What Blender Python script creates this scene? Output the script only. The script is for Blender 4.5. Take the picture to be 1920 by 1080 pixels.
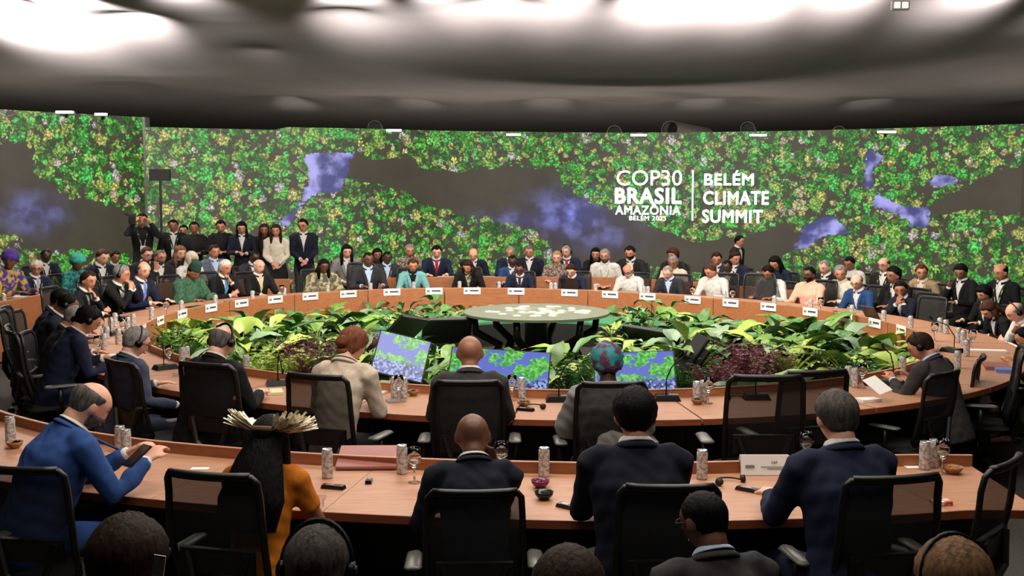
import bpy, math, random
import numpy as np
from mathutils import Vector, Matrix
SC=bpy.context.scene; COL=SC.collection
for o in list(bpy.data.objects): bpy.data.objects.remove(o)
PI=math.pi
# ---------------------------------------------------------------- camera
F=2100.; CH=2.35; PT=math.atan(195/F)
cam=bpy.data.objects.new('camera',bpy.data.cameras.new('camera')); COL.objects.link(cam)
cam.location=(0,0,CH); cam.rotation_euler=(PI/2-PT,0,0)
cam.data.sensor_width=36; cam.data.lens=36*F/1920; cam.data.clip_end=200
SC.camera=cam
# ---------------------------------------------------------------- world, lights, exposure
w=bpy.data.worlds.new('world'); SC.world=w; w.use_nodes=True
w.node_tree.nodes['Background'].inputs[0].default_value=(.02,.018,.016,1)
w.node_tree.nodes['Background'].inputs[1].default_value=.3
SC.view_settings.view_transform='Standard'; SC.view_settings.look='None'
SC.view_settings.exposure=0; SC.view_settings.gamma=1; SC.view_settings.use_curve_mapping=False
def area(name,loc,target,sx,sy,power,col=(1,.93,.84)):
    l=bpy.data.lights.new(name,'AREA'); l.shape='RECTANGLE'; l.size=sx; l.size_y=sy; l.energy=power; l.color=col
    o=bpy.data.objects.new(name,l); COL.objects.link(o); o.location=loc
    o.rotation_euler=(Vector(target)-Vector(loc)).to_track_quat('-Z','Y').to_euler(); return o
def spot(name,loc,target,power,ang=90,blend=1,r=.3,col=(1,.97,.97)):
    l=bpy.data.lights.new(name,'SPOT'); l.energy=power; l.spot_size=math.radians(ang); l.spot_blend=blend; l.shadow_soft_size=r; l.color=col
    o=bpy.data.objects.new(name,l); COL.objects.link(o); o.location=loc
    o.rotation_euler=(Vector(target)-Vector(loc)).to_track_quat('-Z','Y').to_euler(); return o
area('overhead_light_ring',(0.2,11.8,4.75),(0.2,12.4,0),5.5,4.0,400)
area('overhead_light_far',(0.2,11.2,4.6),(0.2,19.5,1.1),9,1.0,680)
area('overhead_light_near',(0.3,6.2,4.6),(0.3,6.8,0),6,1.6,240)
area('overhead_light_front_row',(0.3,3.2,4.4),(0.3,5.2,0.7),6,1.0,75)
for i,(x,y,p) in enumerate([(-8.6,17.5,95000),(-7.2,17.3,30000),(-5.2,16.6,5000),(-2.6,17.0,11000),(-1.0,17.0,9000),(.8,17.0,10000),(2.4,17.0,13000),(4.0,17.0,12000),(5.4,16.8,5000),(7.4,16.8,6000),(9.2,16.8,6000)]):
    spot('ceiling_uplight',(x,y,5.18),(x,y+4,6.62),p*1.35,56,1,.2,(1,.96,.98))
for x,y,sx,tx,ty,p in [(1.5,26.6,13,1.5,21.5,230),(-9.5,23.6,4,-8,20.5,80),(11.5,23.5,4,10,20,80)]:
    area('added_fill_behind_screen',(x,y,1.3),(x,y+.3,4.9),sx,.6,p,(1,.93,.86))  # unseen fill added to lift the dark far ceiling, not a real fixture
for x in (-5.6,-2.4,.95,4.9,9.2): spot('tent_point_uplight',(x,28.2,3.2),(x,29.3,4.4),60,50,1,.1)
# ---------------------------------------------------------------- helpers
def at(px,py,z):
    x=(px-960)/F; y=(540-py)/F
    d=(x, math.cos(PT)+y*math.sin(PT), -math.sin(PT)+y*math.cos(PT))
    t=(z-CH)/d[2]; return (d[0]*t,d[1]*t)
def pr(X,Y,z):
    dz=z-CH; dp=Y*math.cos(PT)-dz*math.sin(PT); up=Y*math.sin(PT)+dz*math.cos(PT)
    return 960+F*X/dp,540-F*up/dp
def zat(py,Y):       # height seen at image row py at distance Y
    a=(540-py)/F; th=math.atan(a)-PT
    return CH+Y*math.tan(th)
def xat(px,Y,z): 
    dz=z-CH; return (px-960)/F*(Y*math.cos(PT)-dz*math.sin(PT))
def lin(c): return tuple(((v/255)/12.92 if v/255<=.04045 else ((v/255+.055)/1.055)**2.4) for v in c)
MATS={}
def mat(name,col,rough=.6,metal=0,var=.0,scale=20,emit=None,es=1,bump=0,spec=None,alpha=None,stretch=None,trans=0,sheen=0,col2=None,coat=0):
    k=(name,tuple(col),rough,metal,var,scale,emit,es,bump,alpha,trans,col2)
    if k in MATS: return MATS[k]
    m=bpy.data.materials.new(name); m.use_nodes=True; nt=m.node_tree; b=nt.nodes['Principled BSDF']
    b.inputs['Base Color'].default_value=(*col,1); b.inputs['Roughness'].default_value=rough; b.inputs['Metallic'].default_value=metal
    if spec is not None: b.inputs['Specular IOR Level'].default_value=spec
    if trans: b.inputs['Transmission Weight'].default_value=trans; b.inputs['IOR'].default_value=1.4
    if coat: b.inputs['Coat Weight'].default_value=coat
    if sheen: b.inputs['Sheen Weight'].default_value=sheen
    if emit: b.inputs['Emission Color'].default_value=(*emit,1); b.inputs['Emission Strength'].default_value=es
    if alpha is not None: b.inputs['Alpha'].default_value=alpha
    if var or bump:
        tc=nt.nodes.new('ShaderNodeTexCoord'); mp=nt.nodes.new('ShaderNodeMapping'); nz=nt.nodes.new('ShaderNodeTexNoise')
        nt.links.new(tc.outputs['Object'],mp.inputs[0]); nt.links.new(mp.outputs[0],nz.inputs['Vector'])
        nz.inputs['Scale'].default_value=scale; nz.inputs['Detail'].default_value=4
        if stretch: mp.inputs['Scale'].default_value=stretch
        if var:
            r=nt.nodes.new('ShaderNodeValToRGB'); c2=col2 if col2 else tuple(max(0,v*(1-var)) for v in col)
            c1=col if col2 else tuple(min(1,v*(1+var)) for v in col)
            r.color_ramp.elements[0].color=(*c2,1); r.color_ramp.elements[1].color=(*c1,1)
            r.color_ramp.elements[0].position=.35 if not col2 else .46; r.color_ramp.elements[1].position=.65 if not col2 else .54
            nt.links.new(nz.outputs['Fac'],r.inputs[0]); nt.links.new(r.outputs[0],b.inputs['Base Color'])
        if bump:
            bp=nt.nodes.new('ShaderNodeBump'); bp.inputs['Strength'].default_value=bump; bp.inputs['Distance'].default_value=.01
            nt.links.new(nz.outputs['Fac'],bp.inputs['Height']); nt.links.new(bp.outputs[0],b.inputs['Normal'])
    MATS[k]=m; return m
def V3(*a): return np.array(a,float)
def nrm(v): 
    v=np.asarray(v,float); n=np.linalg.norm(v); return v/n if n>1e-9 else v
def rotz(a): c,s=math.cos(a),math.sin(a); return np.array([[c,-s,0],[s,c,0],[0,0,1.]])
def rotx(a): c,s=math.cos(a),math.sin(a); return np.array([[1.,0,0],[0,c,-s],[0,s,c]])
def roty(a): c,s=math.cos(a),math.sin(a); return np.array([[c,0,s],[0,1.,0],[-s,0,c]])
class MB:
    def __init__(s): s.v=[]; s.f=[]; s.m=[]; s.n=0
    def add(s,v,f,mi=0):
        v=np.asarray(v,float).reshape(-1,3); s.v.append(v); s.f+= [tuple(i+s.n for i in q) for q in f]; s.m+=[mi]*len(f); s.n+=len(v); return s
    def box(s,c,d,R=None,mi=0,taper=1):
        x,y,z=[q/2 for q in d]; v=np.array([(sx*x*(taper if sz>0 else 1),sy*y*(taper if sz>0 else 1),sz*z) for sz in(-1,1) for sy in(-1,1) for sx in(-1,1)])
        if R is not None: v=v@np.asarray(R).T
        return s.add(v+np.asarray(c),[(0,2,3,1),(4,5,7,6),(0,1,5,4),(2,6,7,3),(0,4,6,2),(1,3,7,5)],mi)
    def tube(s,pts,rad,n=10,side=None,cap=True,mi=0,closed=False):
        pts=[np.asarray(p,float) for p in pts]; N=len(pts); rr=[(r,r) if np.isscalar(r) else r for r in (rad if hasattr(rad,'__len__') else [rad]*N)]
        T=[nrm((pts[min(i+1,N-1)]-pts[max(i-1,0)]) if not closed else pts[(i+1)%N]-pts[i-1]) for i in range(N)]
        V=[];a=None
        for i in range(N):
            if side is not None: a0=np.asarray(side,float)
            elif a is None: a0=V3(1,0,0) if abs(T[0][0])<.8 else V3(0,1,0)
            else: a0=a
            a=nrm(a0-T[i]*np.dot(a0,T[i])); b=np.cross(T[i],a)
            for k in range(n):
                t=2*PI*k/n; V.append(pts[i]+a*math.cos(t)*rr[i][0]+b*math.sin(t)*rr[i][1])
        f=[]
        for i in range(N if closed else N-1):
            j=(i+1)%N
            for k in range(n): f.append((i*n+k,i*n+(k+1)%n,j*n+(k+1)%n,j*n+k))
        if cap and not closed: 
            f.append(tuple(range(n-1,-1,-1))); f.append(tuple((N-1)*n+k for k in range(n)))
        return s.add(V,f,mi)
    def lathe(s,prof,n=16,c=(0,0,0),mi=0,cap=True):
        V=[(r*math.cos(2*PI*k/n)+c[0],r*math.sin(2*PI*k/n)+c[1],z+c[2]) for r,z in prof for k in range(n)]
        f=[(i*n+k,i*n+(k+1)%n,(i+1)*n+(k+1)%n,(i+1)*n+k) for i in range(len(prof)-1) for k in range(n)]
        if cap: f.append(tuple(range(n-1,-1,-1))); f.append(tuple((len(prof)-1)*n+k for k in range(n)))
        return s.add(V,f,mi)
    def ell(s,c,r,n=12,m=8,R=None,mi=0):
        V=[];
        for i in range(m+1):
            ph=PI*i/m
            for k in range(n): t=2*PI*k/n; V.append((r[0]*math.sin(ph)*math.cos(t),r[1]*math.sin(ph)*math.sin(t),-r[2]*math.cos(ph)))
        V=np.array(V)
        if R is not None: V=V@np.asarray(R).T
        f=[(i*n+k,i*n+(k+1)%n,(i+1)*n+(k+1)%n,(i+1)*n+k) for i in range(m) for k in range(n)]
        return s.add(V+np.asarray(c),f,mi)
    def mesh(s,name,mats,smooth=True):
        me=bpy.data.meshes.new(name); v=np.concatenate(s.v) if s.v else np.zeros((0,3))
        me.from_pydata(v.tolist(),[],s.f)
        for m in (mats if isinstance(mats,(list,tuple)) else [mats]): me.materials.append(m)
        if isinstance(mats,(list,tuple)) and len(mats)>1: me.polygons.foreach_set('material_index',s.m)
        if smooth: me.shade_smooth()
        me.update(); return me
    def build(s,name,mats,parent=None,smooth=False,**kw):
        me=s.mesh(name,mats,smooth); return link(name,me,parent,**kw)
def link(name,me,parent=None,loc=None,rz=None,sc=None,**kw):
    o=bpy.data.objects.new(name,me); COL.objects.link(o)
    if parent is not None: o.parent=parent
    if loc is not None: o.location=loc
    if rz is not None: o.rotation_euler=(0,0,rz)
    if sc is not None: o.scale=(sc,)*3 if np.isscalar(sc) else sc
    for k,v in kw.items(): o[k]=v
    return o
def thing(name,label,cat,loc=(0,0,0),rz=0,group=None,sc=None):
    o=link(name,None,None,loc,rz,sc); o['label']=label; o['category']=cat
    if group: o['group']=group
    return o
def tag(o,label,cat,group=None):
    o['label']=label; o['category']=cat
    if group: o['group']=group
    return o
def struct(o): o['kind']='structure'; return o
def copy_tree(o,parent=None):
    c=o.copy(); COL.objects.link(c); c.parent=parent
    for ch in list(o.children): copy_tree(ch,c)
    return c
def ss(a,b,x): 
    t=np.clip((x-a)/(b-a),0,1); return t*t*(3-2*t)
class NT:    # small node helper
    def __init__(s,m): s.m=m; m.use_nodes=True; s.t=m.node_tree; s.n=s.t.nodes
    def new(s,t,**kw):
        n=s.n.new('ShaderNode'+t)
        for k,v in kw.items(): setattr(n,k,v)
        return n
    def L(s,a,b): s.t.links.new(a,b)
    def put(s,inp,v):
        if hasattr(v,'is_output') or isinstance(v,bpy.types.NodeSocket): s.L(v,inp)
        else: inp.default_value=v
    def math(s,op,a,b=0,c=None,clamp=False):
        n=s.new('Math',operation=op); n.use_clamp=clamp; s.put(n.inputs[0],a); s.put(n.inputs[1],b)
        if c is not None: s.put(n.inputs[2],c)
        return n.outputs[0]
    def mix(s,f,a,b,mode='MIX'):
        n=s.new('Mix',data_type='RGBA',blend_type=mode); s.put(n.inputs[0],f)
        s.put(n.inputs[6],a if not isinstance(a,tuple) else (*a,1)); s.put(n.inputs[7],b if not isinstance(b,tuple) else (*b,1)); return n.outputs[2]
    def ramp(s,f,els,interp='LINEAR'):
        n=s.new('ValToRGB'); r=n.color_ramp; r.interpolation=interp
        while len(r.elements)<len(els): r.elements.new(.5)
        for e,(p,c) in zip(r.elements,els): e.position=p; e.color=(*c,1)
        s.L(f,n.inputs[0]); return n.outputs[0]
    def step(s,x,a,b):
        n=s.new('MapRange',interpolation_type='SMOOTHSTEP'); s.put(n.inputs[0],x); s.put(n.inputs[1],a); s.put(n.inputs[2],b); return n.outputs[0]
def spline(P,n=10,closed=False):
    P=[np.asarray(p,float) for p in P]; out=[]; N=len(P)
    for i in range(N if closed else N-1):
        g=lambda k:P[k%N] if closed else P[min(max(k,0),N-1)]
        p0,p1,p2,p3=g(i-1),g(i),g(i+1),g(i+2)
        for k in range(n):
            t=k/n; out.append(.5*((2*p1)+(-p0+p2)*t+(2*p0-5*p1+4*p2-p3)*t*t+(-p0+3*p1-3*p2+p3)*t**3))
    if not closed: out.append(P[-1])
    return out
def inpoly(x,y,poly):
    x=np.asarray(x); y=np.asarray(y); r=np.zeros(x.shape,bool); n=len(poly)
    for i in range(n):
        x1,y1=poly[i]; x2,y2=poly[i-1]
        c=((y1>y)!=(y2>y)); r^= c&(x<(x2-x1)*(y-y1)/((y2-y1) or 1e-9)+x1)
    return r
# ---------------------------------------------------------------- setting: floor, video walls, drapes, ceiling
carpet=mat('dark_carpet',lin((62,58,54)),.95,var=.25,scale=60,bump=.3)
MB().box((0,17,-.05),(34,46,.1)).build('floor',carpet,kind='structure')
drape=mat('black_drape',lin((26,24,23)),.95,var=.3,scale=3,stretch=(6,6,.3))
def drape_wall(name,p,q,h):
    p=np.array(p,float);q=np.array(q,float);L=np.linalg.norm(q-p);n=int(L/.12);d=(q-p)/L;nn=V3(-d[1],d[0],0)[:2]
    V=[];f=[]
    for i in range(n+1):
        a=p+(q-p)*i/n+nn*.05*math.sin(i*1.7)
        V+=[(a[0],a[1],0),(a[0],a[1],h)]
    f=[(2*i,2*i+2,2*i+3,2*i+1) for i in range(n)]
    return MB().add(V,f).build(name,drape,kind='structure',smooth=True)
drape_wall('wall_left',(-13.5,-4),(-13.5,38),5.9); drape_wall('wall_right',(14.5,-4),(14.5,38),5.9)
drape_wall('wall_rear',(-13.5,-4),(14.5,-4),5.9); drape_wall('wall_far',(-13.5,38),(14.5,38),4.4)
# LED image mask regions, measured on the screen in photograph pixels
DARK=[[(-40,275),(50,268),(60,300),(70,330),(100,345),(135,372),(170,378),(210,385),(235,392),(252,400),(262,478),(150,468),(60,470),(40,462),(35,440),(-40,425)],
 [(650,285),(700,300),(770,292),(790,318),(860,322),(950,310),(1045,318),(1055,350),(1100,375),(1150,395),(1200,415),(1250,435),(1290,450),(1300,500),(1040,500),(1030,460),(1000,432),(940,412),(860,400),(800,385),(760,360),(700,345),(655,335)],
 [(1290,452),(1340,452),(1400,450),(1440,430),(1490,430),(1500,465),(1470,480),(1440,510),(1290,510)],
 [(1960,315),(1870,315),(1830,335),(1790,360),(1760,375),(1735,400),(1770,405),(1830,392),(1880,400),(1960,405)],
 [(1740,250),(1790,248),(1760,262)],[(0,330),(60,340),(60,420),(0,420)]]
BLUE=[[(570,288),(665,285),(645,340),(640,362),(600,360),(575,375),(555,405),(535,432),(515,420),(560,385),(578,340)],
 [(1492,472),(1500,430),(1545,405),(1560,402),(1602,440),(1545,440),(1520,462)],
 [(1625,280),(1655,290),(1635,330),(1640,360),(1690,385),(1740,390),(1752,420),(1720,432),(1690,405),(1640,388),(1622,340)],
 [(1740,330),(1790,325),(1800,345),(1750,352)]]
def led_material():
    m=bpy.data.materials.new('led_screen_image'); N=NT(m); bs=N.n['Principled BSDF']
    uv=N.new('Attribute',attribute_name='wuv'); mk=N.new('Attribute',attribute_name='mask')
    sx=N.new('SeparateColor'); N.L(mk.outputs['Color'],sx.inputs[0]); tree,blue,glow=sx.outputs[0],sx.outputs[1],sx.outputs[2]
    nz=N.new('TexNoise'); N.L(uv.outputs['Vector'],nz.inputs['Vector']); nz.inputs['Scale'].default_value=2.2; nz.inputs['Detail'].default_value=3
    wob=N.new('TexNoise'); N.L(uv.outputs['Vector'],wob.inputs['Vector']); wob.inputs['Scale'].default_value=14; wob.inputs['Detail'].default_value=3
    ad=N.new('VectorMath',operation='MULTIPLY_ADD'); N.L(wob.outputs['Color'],ad.inputs[0]); ad.inputs[1].default_value=(.07,.07,0); N.L(uv.outputs['Vector'],ad.inputs[2])
    fine=N.new('TexVoronoi'); fine.inputs['Scale'].default_value=22; N.L(ad.outputs[0],fine.inputs['Vector'])
    base=N.ramp(nz.outputs['Fac'],[(.3,lin((54,47,38))),(.7,lin((60,56,42)))])
    # water
    skyc=N.mix(N.step(nz.outputs['Fac'],.42,.68),lin((56,60,118)),lin((160,158,226)))
    col=N.mix(N.step(N.math('ADD',blue,N.math('MULTIPLY',N.math('SUBTRACT',wob.outputs['Fac'],.5),1.3)),.42,.6),base,skyc)
    gl=N.mix(N.step(nz.outputs['Fac'],.40,.68),lin((62,64,120)),lin((134,140,232)))
    col=N.mix(N.math('MULTIPLY',glow,.9),col,gl)
    for sc,rad,thr,off in ((7.5,.50,.10,1.7),(5.2,.46,.22,7.3),(3.6,.38,.5,0),(2.3,.26,.78,3.1)):
        vo=N.new('TexVoronoi'); mp=N.new('Mapping'); mp.inputs['Location'].default_value=(off,off*.7,off); N.L(ad.outputs[0],mp.inputs[0]); N.L(mp.outputs[0],vo.inputs['Vector']); vo.inputs['Scale'].default_value=sc
        rc=N.new('SeparateColor'); N.L(vo.outputs['Color'],rc.inputs[0])
        size=N.math('MULTIPLY_ADD',rc.outputs[2],.24,rad-.02)
        edge=N.math('MULTIPLY_ADD',fine.outputs['Distance'],.22,vo.outputs['Distance'])
        inside=N.math('SUBTRACT',1,N.step(N.math('SUBTRACT',edge,size),-.03,.03))
        pres=N.step(N.math('SUBTRACT',N.math('MULTIPLY_ADD',rc.outputs[1],.5,tree),.72+thr*.35),-.02,.02)
        green=N.ramp(rc.outputs[0],[(0,lin((34,92,26))),(.2,lin((56,140,44))),(.38,lin((86,186,62))),(.52,lin((70,205,92))),(.66,lin((140,196,84))),(.78,lin((150,176,84))),(.88,lin((205,200,110))),(.96,lin((185,180,150))),(1,lin((190,186,200)))])
        shade=N.math('SUBTRACT',1.15,N.math('MULTIPLY',vo.outputs['Distance'],1.2))
        lum=N.ramp(fine.outputs['Distance'],[(0.05,(1.7,1.7,1.6)),(.35,(1.05,1.05,1.0)),(.65,(.3,.3,.27))])
        g=N.mix(1.0,green,lum,'MULTIPLY'); sh=N.new('CombineColor'); [N.L(shade,sh.inputs[i]) for i in range(3)]
        g=N.mix(1.0,g,sh.outputs[0],'MULTIPLY')
        col=N.mix(N.math('MULTIPLY',inside,pres),col,g)
    bs.inputs['Base Color'].default_value=(.012,.012,.012,1); bs.inputs['Roughness'].default_value=.5
    N.L(col,bs.inputs['Emission Color']); bs.inputs['Emission Strength'].default_value=1.15
    return m
LED=led_material()
def box_dist_soft(px,py,polys,soft):
    out=np.zeros(px.shape)
    for dx,dy in [(0,0),(soft,0),(-soft,0),(0,soft),(0,-soft),(soft*.7,soft*.7),(-soft*.7,soft*.7),(soft*.7,-soft*.7),(-soft*.7,-soft*.7)]:
        m=np.zeros(px.shape,bool)
        for p in polys: m|=inpoly(px+dx,py+dy,p)
        out+=m
    return out/9
def led_wall(name,path,tops,parent_label=None):
    """path: list of (X,Y) along the wall, tops: top heights."""
    P=np.array(path); nu=len(P); nv=64; V=[];
    uacc=np.concatenate([[0],np.cumsum(np.linalg.norm(np.diff(P,axis=0),axis=1))])
    for i in range(nu):
        for j in range(nv+1): V.append((P[i][0],P[i][1],tops[i]*j/nv))
    V=np.array(V); f=[(i*(nv+1)+j,(i+1)*(nv+1)+j,(i+1)*(nv+1)+j+1,i*(nv+1)+j+1) for i in range(nu-1) for j in range(nv)]
    mb=MB().add(V,f); me=mb.mesh(name,LED,False)
    Q=np.array([pr(*v) for v in V]); px,py=Q[:,0],Q[:,1]
    dark=box_dist_soft(px,py,DARK,7); blue=box_dist_soft(px,py,BLUE,4)
    glow=np.maximum(np.exp(-(((px-1075)/62)**2+((py-402)/38)**2)**1.0),.55*np.exp(-(((px-60)/52)**2+((py-400)/32)**2)))
    glow=np.maximum(glow,.55*np.exp(-(((px-1000)/90)**2+((py-412)/16)**2)))
    glow=np.maximum(glow,.4*np.exp(-(((px-1125)/60)**2+((py-440)/30)**2)))
    tree=1-np.maximum(dark,blue); tree=tree-.28*((px<1500)&(px>1340)&(py>425)&(py<470))
    c=np.stack([tree,blue,glow,np.ones_like(glow)],1)
    a=me.attributes.new('mask','FLOAT_COLOR','POINT'); a.data.foreach_set('color',c.ravel())
    uv=np.stack([np.repeat(uacc,nv+1),V[:,2],np.zeros(len(V))],1); uv[:,0]+=P[0][0]
    b=me.attributes.new('wuv','FLOAT_VECTOR','POINT'); b.data.foreach_set('vector',uv.ravel())
    o=link(name,me,kind='structure'); return o
def wall_path(pts,ztop,step=.12):
    P=spline([np.array(at(px,py,ztop)) for px,py in pts],12); out=[P[0]]
    for p in P[1:]:
        if np.linalg.norm(p-out[-1])>step: out.append(p)
    out.append(P[-1]); return out
# main wall: top edge traced in the photograph at height 3.45 m
WT=3.45
wp=wall_path([(272,238),(400,241),(515,243.5),(660,246),(820,250),(960,252),(1130,253.5),(1300,253),(1500,250),(1700,245),(1920,238)],WT)
e=wp[-1]; ext=[e+V3(.9,-1.2,0)[:2]*k*.2 for k in range(1,14)]
WP=wp+ext
tops=[WT+(.06 if 515<pr(p[0],p[1],WT)[0] else 0) for p in WP]
wb=led_wall('wall_back',WP,tops)
lp=wall_path([(0,205),(90,210),(180,215),(271,220)],3.72)
s0=lp[0]; lp=[s0+V3(-.8,-1.3,0)[:2]*k*.15 for k in range(16,0,-1)]+lp
led_wall('wall_back_left',lp,[3.72]*len(lp))
grey=mat('grey_metal_edge',lin((130,125,122)),.5,.3)
black=mat('matte_black',lin((14,14,14)),.6); blackm=mat('black_metal',lin((20,20,20)),.35,.5)
e=lp[-1]; MB().box((e[0]+.03,e[1],1.86),(.05,.3,3.72)).build('trim_1',grey,kind='structure')
# lettering on the screen
a0=np.array(at(1150,253,WT)); a1=np.array(at(1445,252,WT))
def near_wall(px,off=.05):
    best=min(range(len(WP)),key=lambda i:abs(pr(WP[i][0],WP[i][1],2)[0]-px)); return WP[best]
w0=near_wall(1150); w1=near_wall(1445); wd=nrm(np.array(w1)-np.array(w0)); wn=np.array([wd[1],-wd[0]]); 
base=np.array(w0)+wn*.10
def onplane(px,py):  # point of the lettering plane seen at px,py
    x=(px-960)/F; y=(540-py)/F; d=V3(x,math.cos(PT)+y*math.sin(PT),-math.sin(PT)+y*math.cos(PT))
    t=np.dot(base,wn)/np.dot(d[:2],wn); return V3(0,0,CH)+d*t
LT=mat('white_led_lettering',(.9,.9,.95),.5,emit=(.92,.92,1),es=1.0)
def lettering(txt,x0,y0,x1,y1,bold,name='lettering'):
    cu=bpy.data.curves.new('lettering','FONT'); cu.body=txt; cu.size=1; cu.offset=0; cu.resolution_u=3; cu.space_character=1.0 if bold<.01 else 1.08
    ob=bpy.data.objects.new('t',cu); COL.objects.link(ob); dg=bpy.context.evaluated_depsgraph_get(); me=bpy.data.meshes.new_from_object(ob.evaluated_get(dg)); bpy.data.objects.remove(ob)
    v=np.empty(len(me.vertices)*3); me.vertices.foreach_get('co',v); v=v.reshape(-1,3)
    mn,mx=v.min(0),v.max(0); A=onplane(x0,y1); B=onplane(x1,y0)
    u=(v[:,0]-mn[0])/(mx[0]-mn[0]); h=(v[:,1]-mn[1])/(mx[1]-mn[1])
    W=np.stack([A[0]+(B[0]-A[0])*u,A[1]+(B[1]-A[1])*u,A[2]+(B[2]-A[2])*h],1)
    F_=[tuple(p.vertices) for p in me.polygons]; sc_=(B[2]-A[2])/(mx[1]-mn[1]); T_=V3(B[0]-A[0],B[1]-A[1],0); T_=T_/np.linalg.norm(T_); mb=MB(); b_=bold*sc_
    for i_,(du,dv) in enumerate([(0,0)]+([(math.cos(q)*b_,math.sin(q)*b_) for q in np.linspace(0,2*PI,8,endpoint=False)] if bold else [])):
        mb.add(W+T_*du+V3(0,0,dv)+np.array([wn[0],wn[1],0])*.0008*i_,F_)
    o=mb.build(name,LT,wb); return o
for t in [('COP30',1156,319,1279,348,.004),('BRASIL',1154,353,1277,381,.034),('AMAZÔNIA',1154,382,1276,402,.026),('BELÉM 2025',1180,403,1249,413,.02),
          ('BELÉM',1321,320,1413,347,.028),('CLIMATE',1319,359,1441,383,.028),('SUMMIT',1317,394,1430,417,.028)]:
    lettering(*t)
A=onplane(1296.5,414);B=onplane(1301,319)
MB().add([(A[0],A[1],A[2]),(B[0],B[1],A[2]),(B[0],B[1],B[2]),(A[0],A[1],B[2])],[(0,1,2,3)]).build('dividing_bar',LT,wb)
# ceiling: stretched tent fabric pulled up into points
def ceil_z(X,Y):
    z=np.interp(Y,[-4,12,16,20,24,29,34,40],[5.6,5.6,5.42,4.93,4.55,4.28,3.98,3.6])
    for (px,py,Yc,A,w) in [(255,70,20.5,.55,1.2),(490,128,22.5,.3,.7),(640,64,20.3,.6,1.1),(940,42,19.6,.6,1.1),(1300,30,19.3,.6,1.1),(1640,-10,18.6,.6,1.1),(-90,30,19.5,.6,1.2),
        (520,202,28.5,.5,.7),(755,195,29,.45,.7),(1028,183,29,.5,.7),(1325,178,29,.5,.7),(1650,176,29,.5,.7),(1960,178,29,.5,.7),(240,212,26,.4,.7)]:
        Xc=xat(px,Yc,zat(py,Yc)); r=np.hypot(X-Xc,Y-Yc); z=z+A*np.exp(-r/w)
    return z
xs=np.arange(-13.5,14.6,.16); ys=np.concatenate([np.arange(-4,14,.6),np.arange(14,38.2,.14)])
XX,YY=np.meshgrid(xs,ys,indexing='ij'); ZZ=ceil_z(XX,YY); V=np.stack([XX,YY,ZZ],-1).reshape(-1,3); ny=len(ys)
fs=[(i*ny+j,i*ny+j+1,(i+1)*ny+j+1,(i+1)*ny+j) for i in range(len(xs)-1) for j in range(ny-1)]
tent=mat('tent_fabric',lin((120,112,108)),.9,var=.05,scale=1.2)
MB().add(V,fs).build('ceiling',tent,kind='structure',smooth=True)
# ---------------------------------------------------------------- fixtures above the screen
lampm=mat('lit_lamp',(1,1,1),.5,emit=(1,.96,.88),es=4)
for k,(px,py,wd_,lab) in enumerate([(738,245,30,'white lit bar lamp on the screen top above the standing attendees'),(963,253,28,'white lit bar lamp on the screen top at the picture centre'),(1197,254,30,'white lit bar lamp on the screen top left of the ventilation hose'),(1421,254,32,'white lit bar lamp on the screen top beside the round dark duct mouth'),(1662,248,34,'white lit bar lamp on the screen top furthest right'),(122,211,32,'white lit bar lamp on the left screen top, leftmost'),(190,215,22,'short white lit bar lamp on the left screen top, next to the corner')]):
    wpt=near_wall(px) if px>272 else min(lp,key=lambda p:abs(pr(p[0],p[1],3)[0]-px))
    Y=wpt[1]-.05; z=zat(py,Y); X=xat(px,Y,z); L=wd_/F*Y
    t=thing('bar_lamp',lab,'lamp',(X,Y,z-.035),0,'bar lamps along the screen top')
    MB().box((0,-.01,.04),(L*.96,.1,.045)).build('lamp_tube',lampm,t); MB().box((0,.06,.03),(L,.08,.06)).build('housing',blackm,t); MB().box((0,.08,-.02),(.05,.05,.08)).build('bracket',blackm,t)
duct=mat('grey_duct',lin((120,114,108)),.6,.2,var=.2,scale=8)
def hose(px0,py0,px1,py1,Y0,Y1,r,lab,name='ventilation_hose'):
    a=V3(xat(px0,Y0,3.6),Y0,zat(py0,Y0)); b=V3(xat(px1,Y1,3.6),Y1,zat(py1,Y1)); n=22
    t=thing(name,lab,'duct',tuple(a)); d=b-a
    MB().tube([d*i/n for i in range(n+1)],[r*(1+.05*(i%2)) for i in range(n+1)],20,cap=False).build('hose_skin',duct,t,smooth=True)
    MB().tube([V3(math.cos(k*PI/10)*r,0,math.sin(k*PI/10)*r) for k in range(20)],.010,6,closed=True).build('end_ring',duct,t,smooth=True)
    MB().tube([d*.1,d*.11],r*.98,20).build('inner_shade',black,t)
hose(1257,243,1325,256,26.2,27.2,.20,'grey ribbed ventilation hose with open round mouth above the screen lettering')
for px,py,lab in [(1402,242,'grey round duct mouth above the screen right of the lettering'),(1152,249,'dark round duct mouth just left of the ribbed hose'),(1573,250,'flat dark round duct mouth above the right part of the screen'),(703,240,'small dark round duct mouth above the screen left of the first lamps')]:
    hose(px,py,px+6,py+14,26.8,27.6,.17,lab,'ceiling_duct')
Y=17.0; z=zat(10,Y); X=xat(1689,Y,z)
t=thing('emergency_light','white twin-lens emergency light high on the tent fabric','lamp',(X,Y,z))
MB().box((0,.03,0),(.26,.07,.13)).build('housing',grey,t)
for s in(-1,1): MB().box((s*.06,-.02,0),(.085,.04,.09)).build('lens',mat('lens_white',(.85,.85,.85),.3,emit=(1,1,1),es=.35),t)
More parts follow.
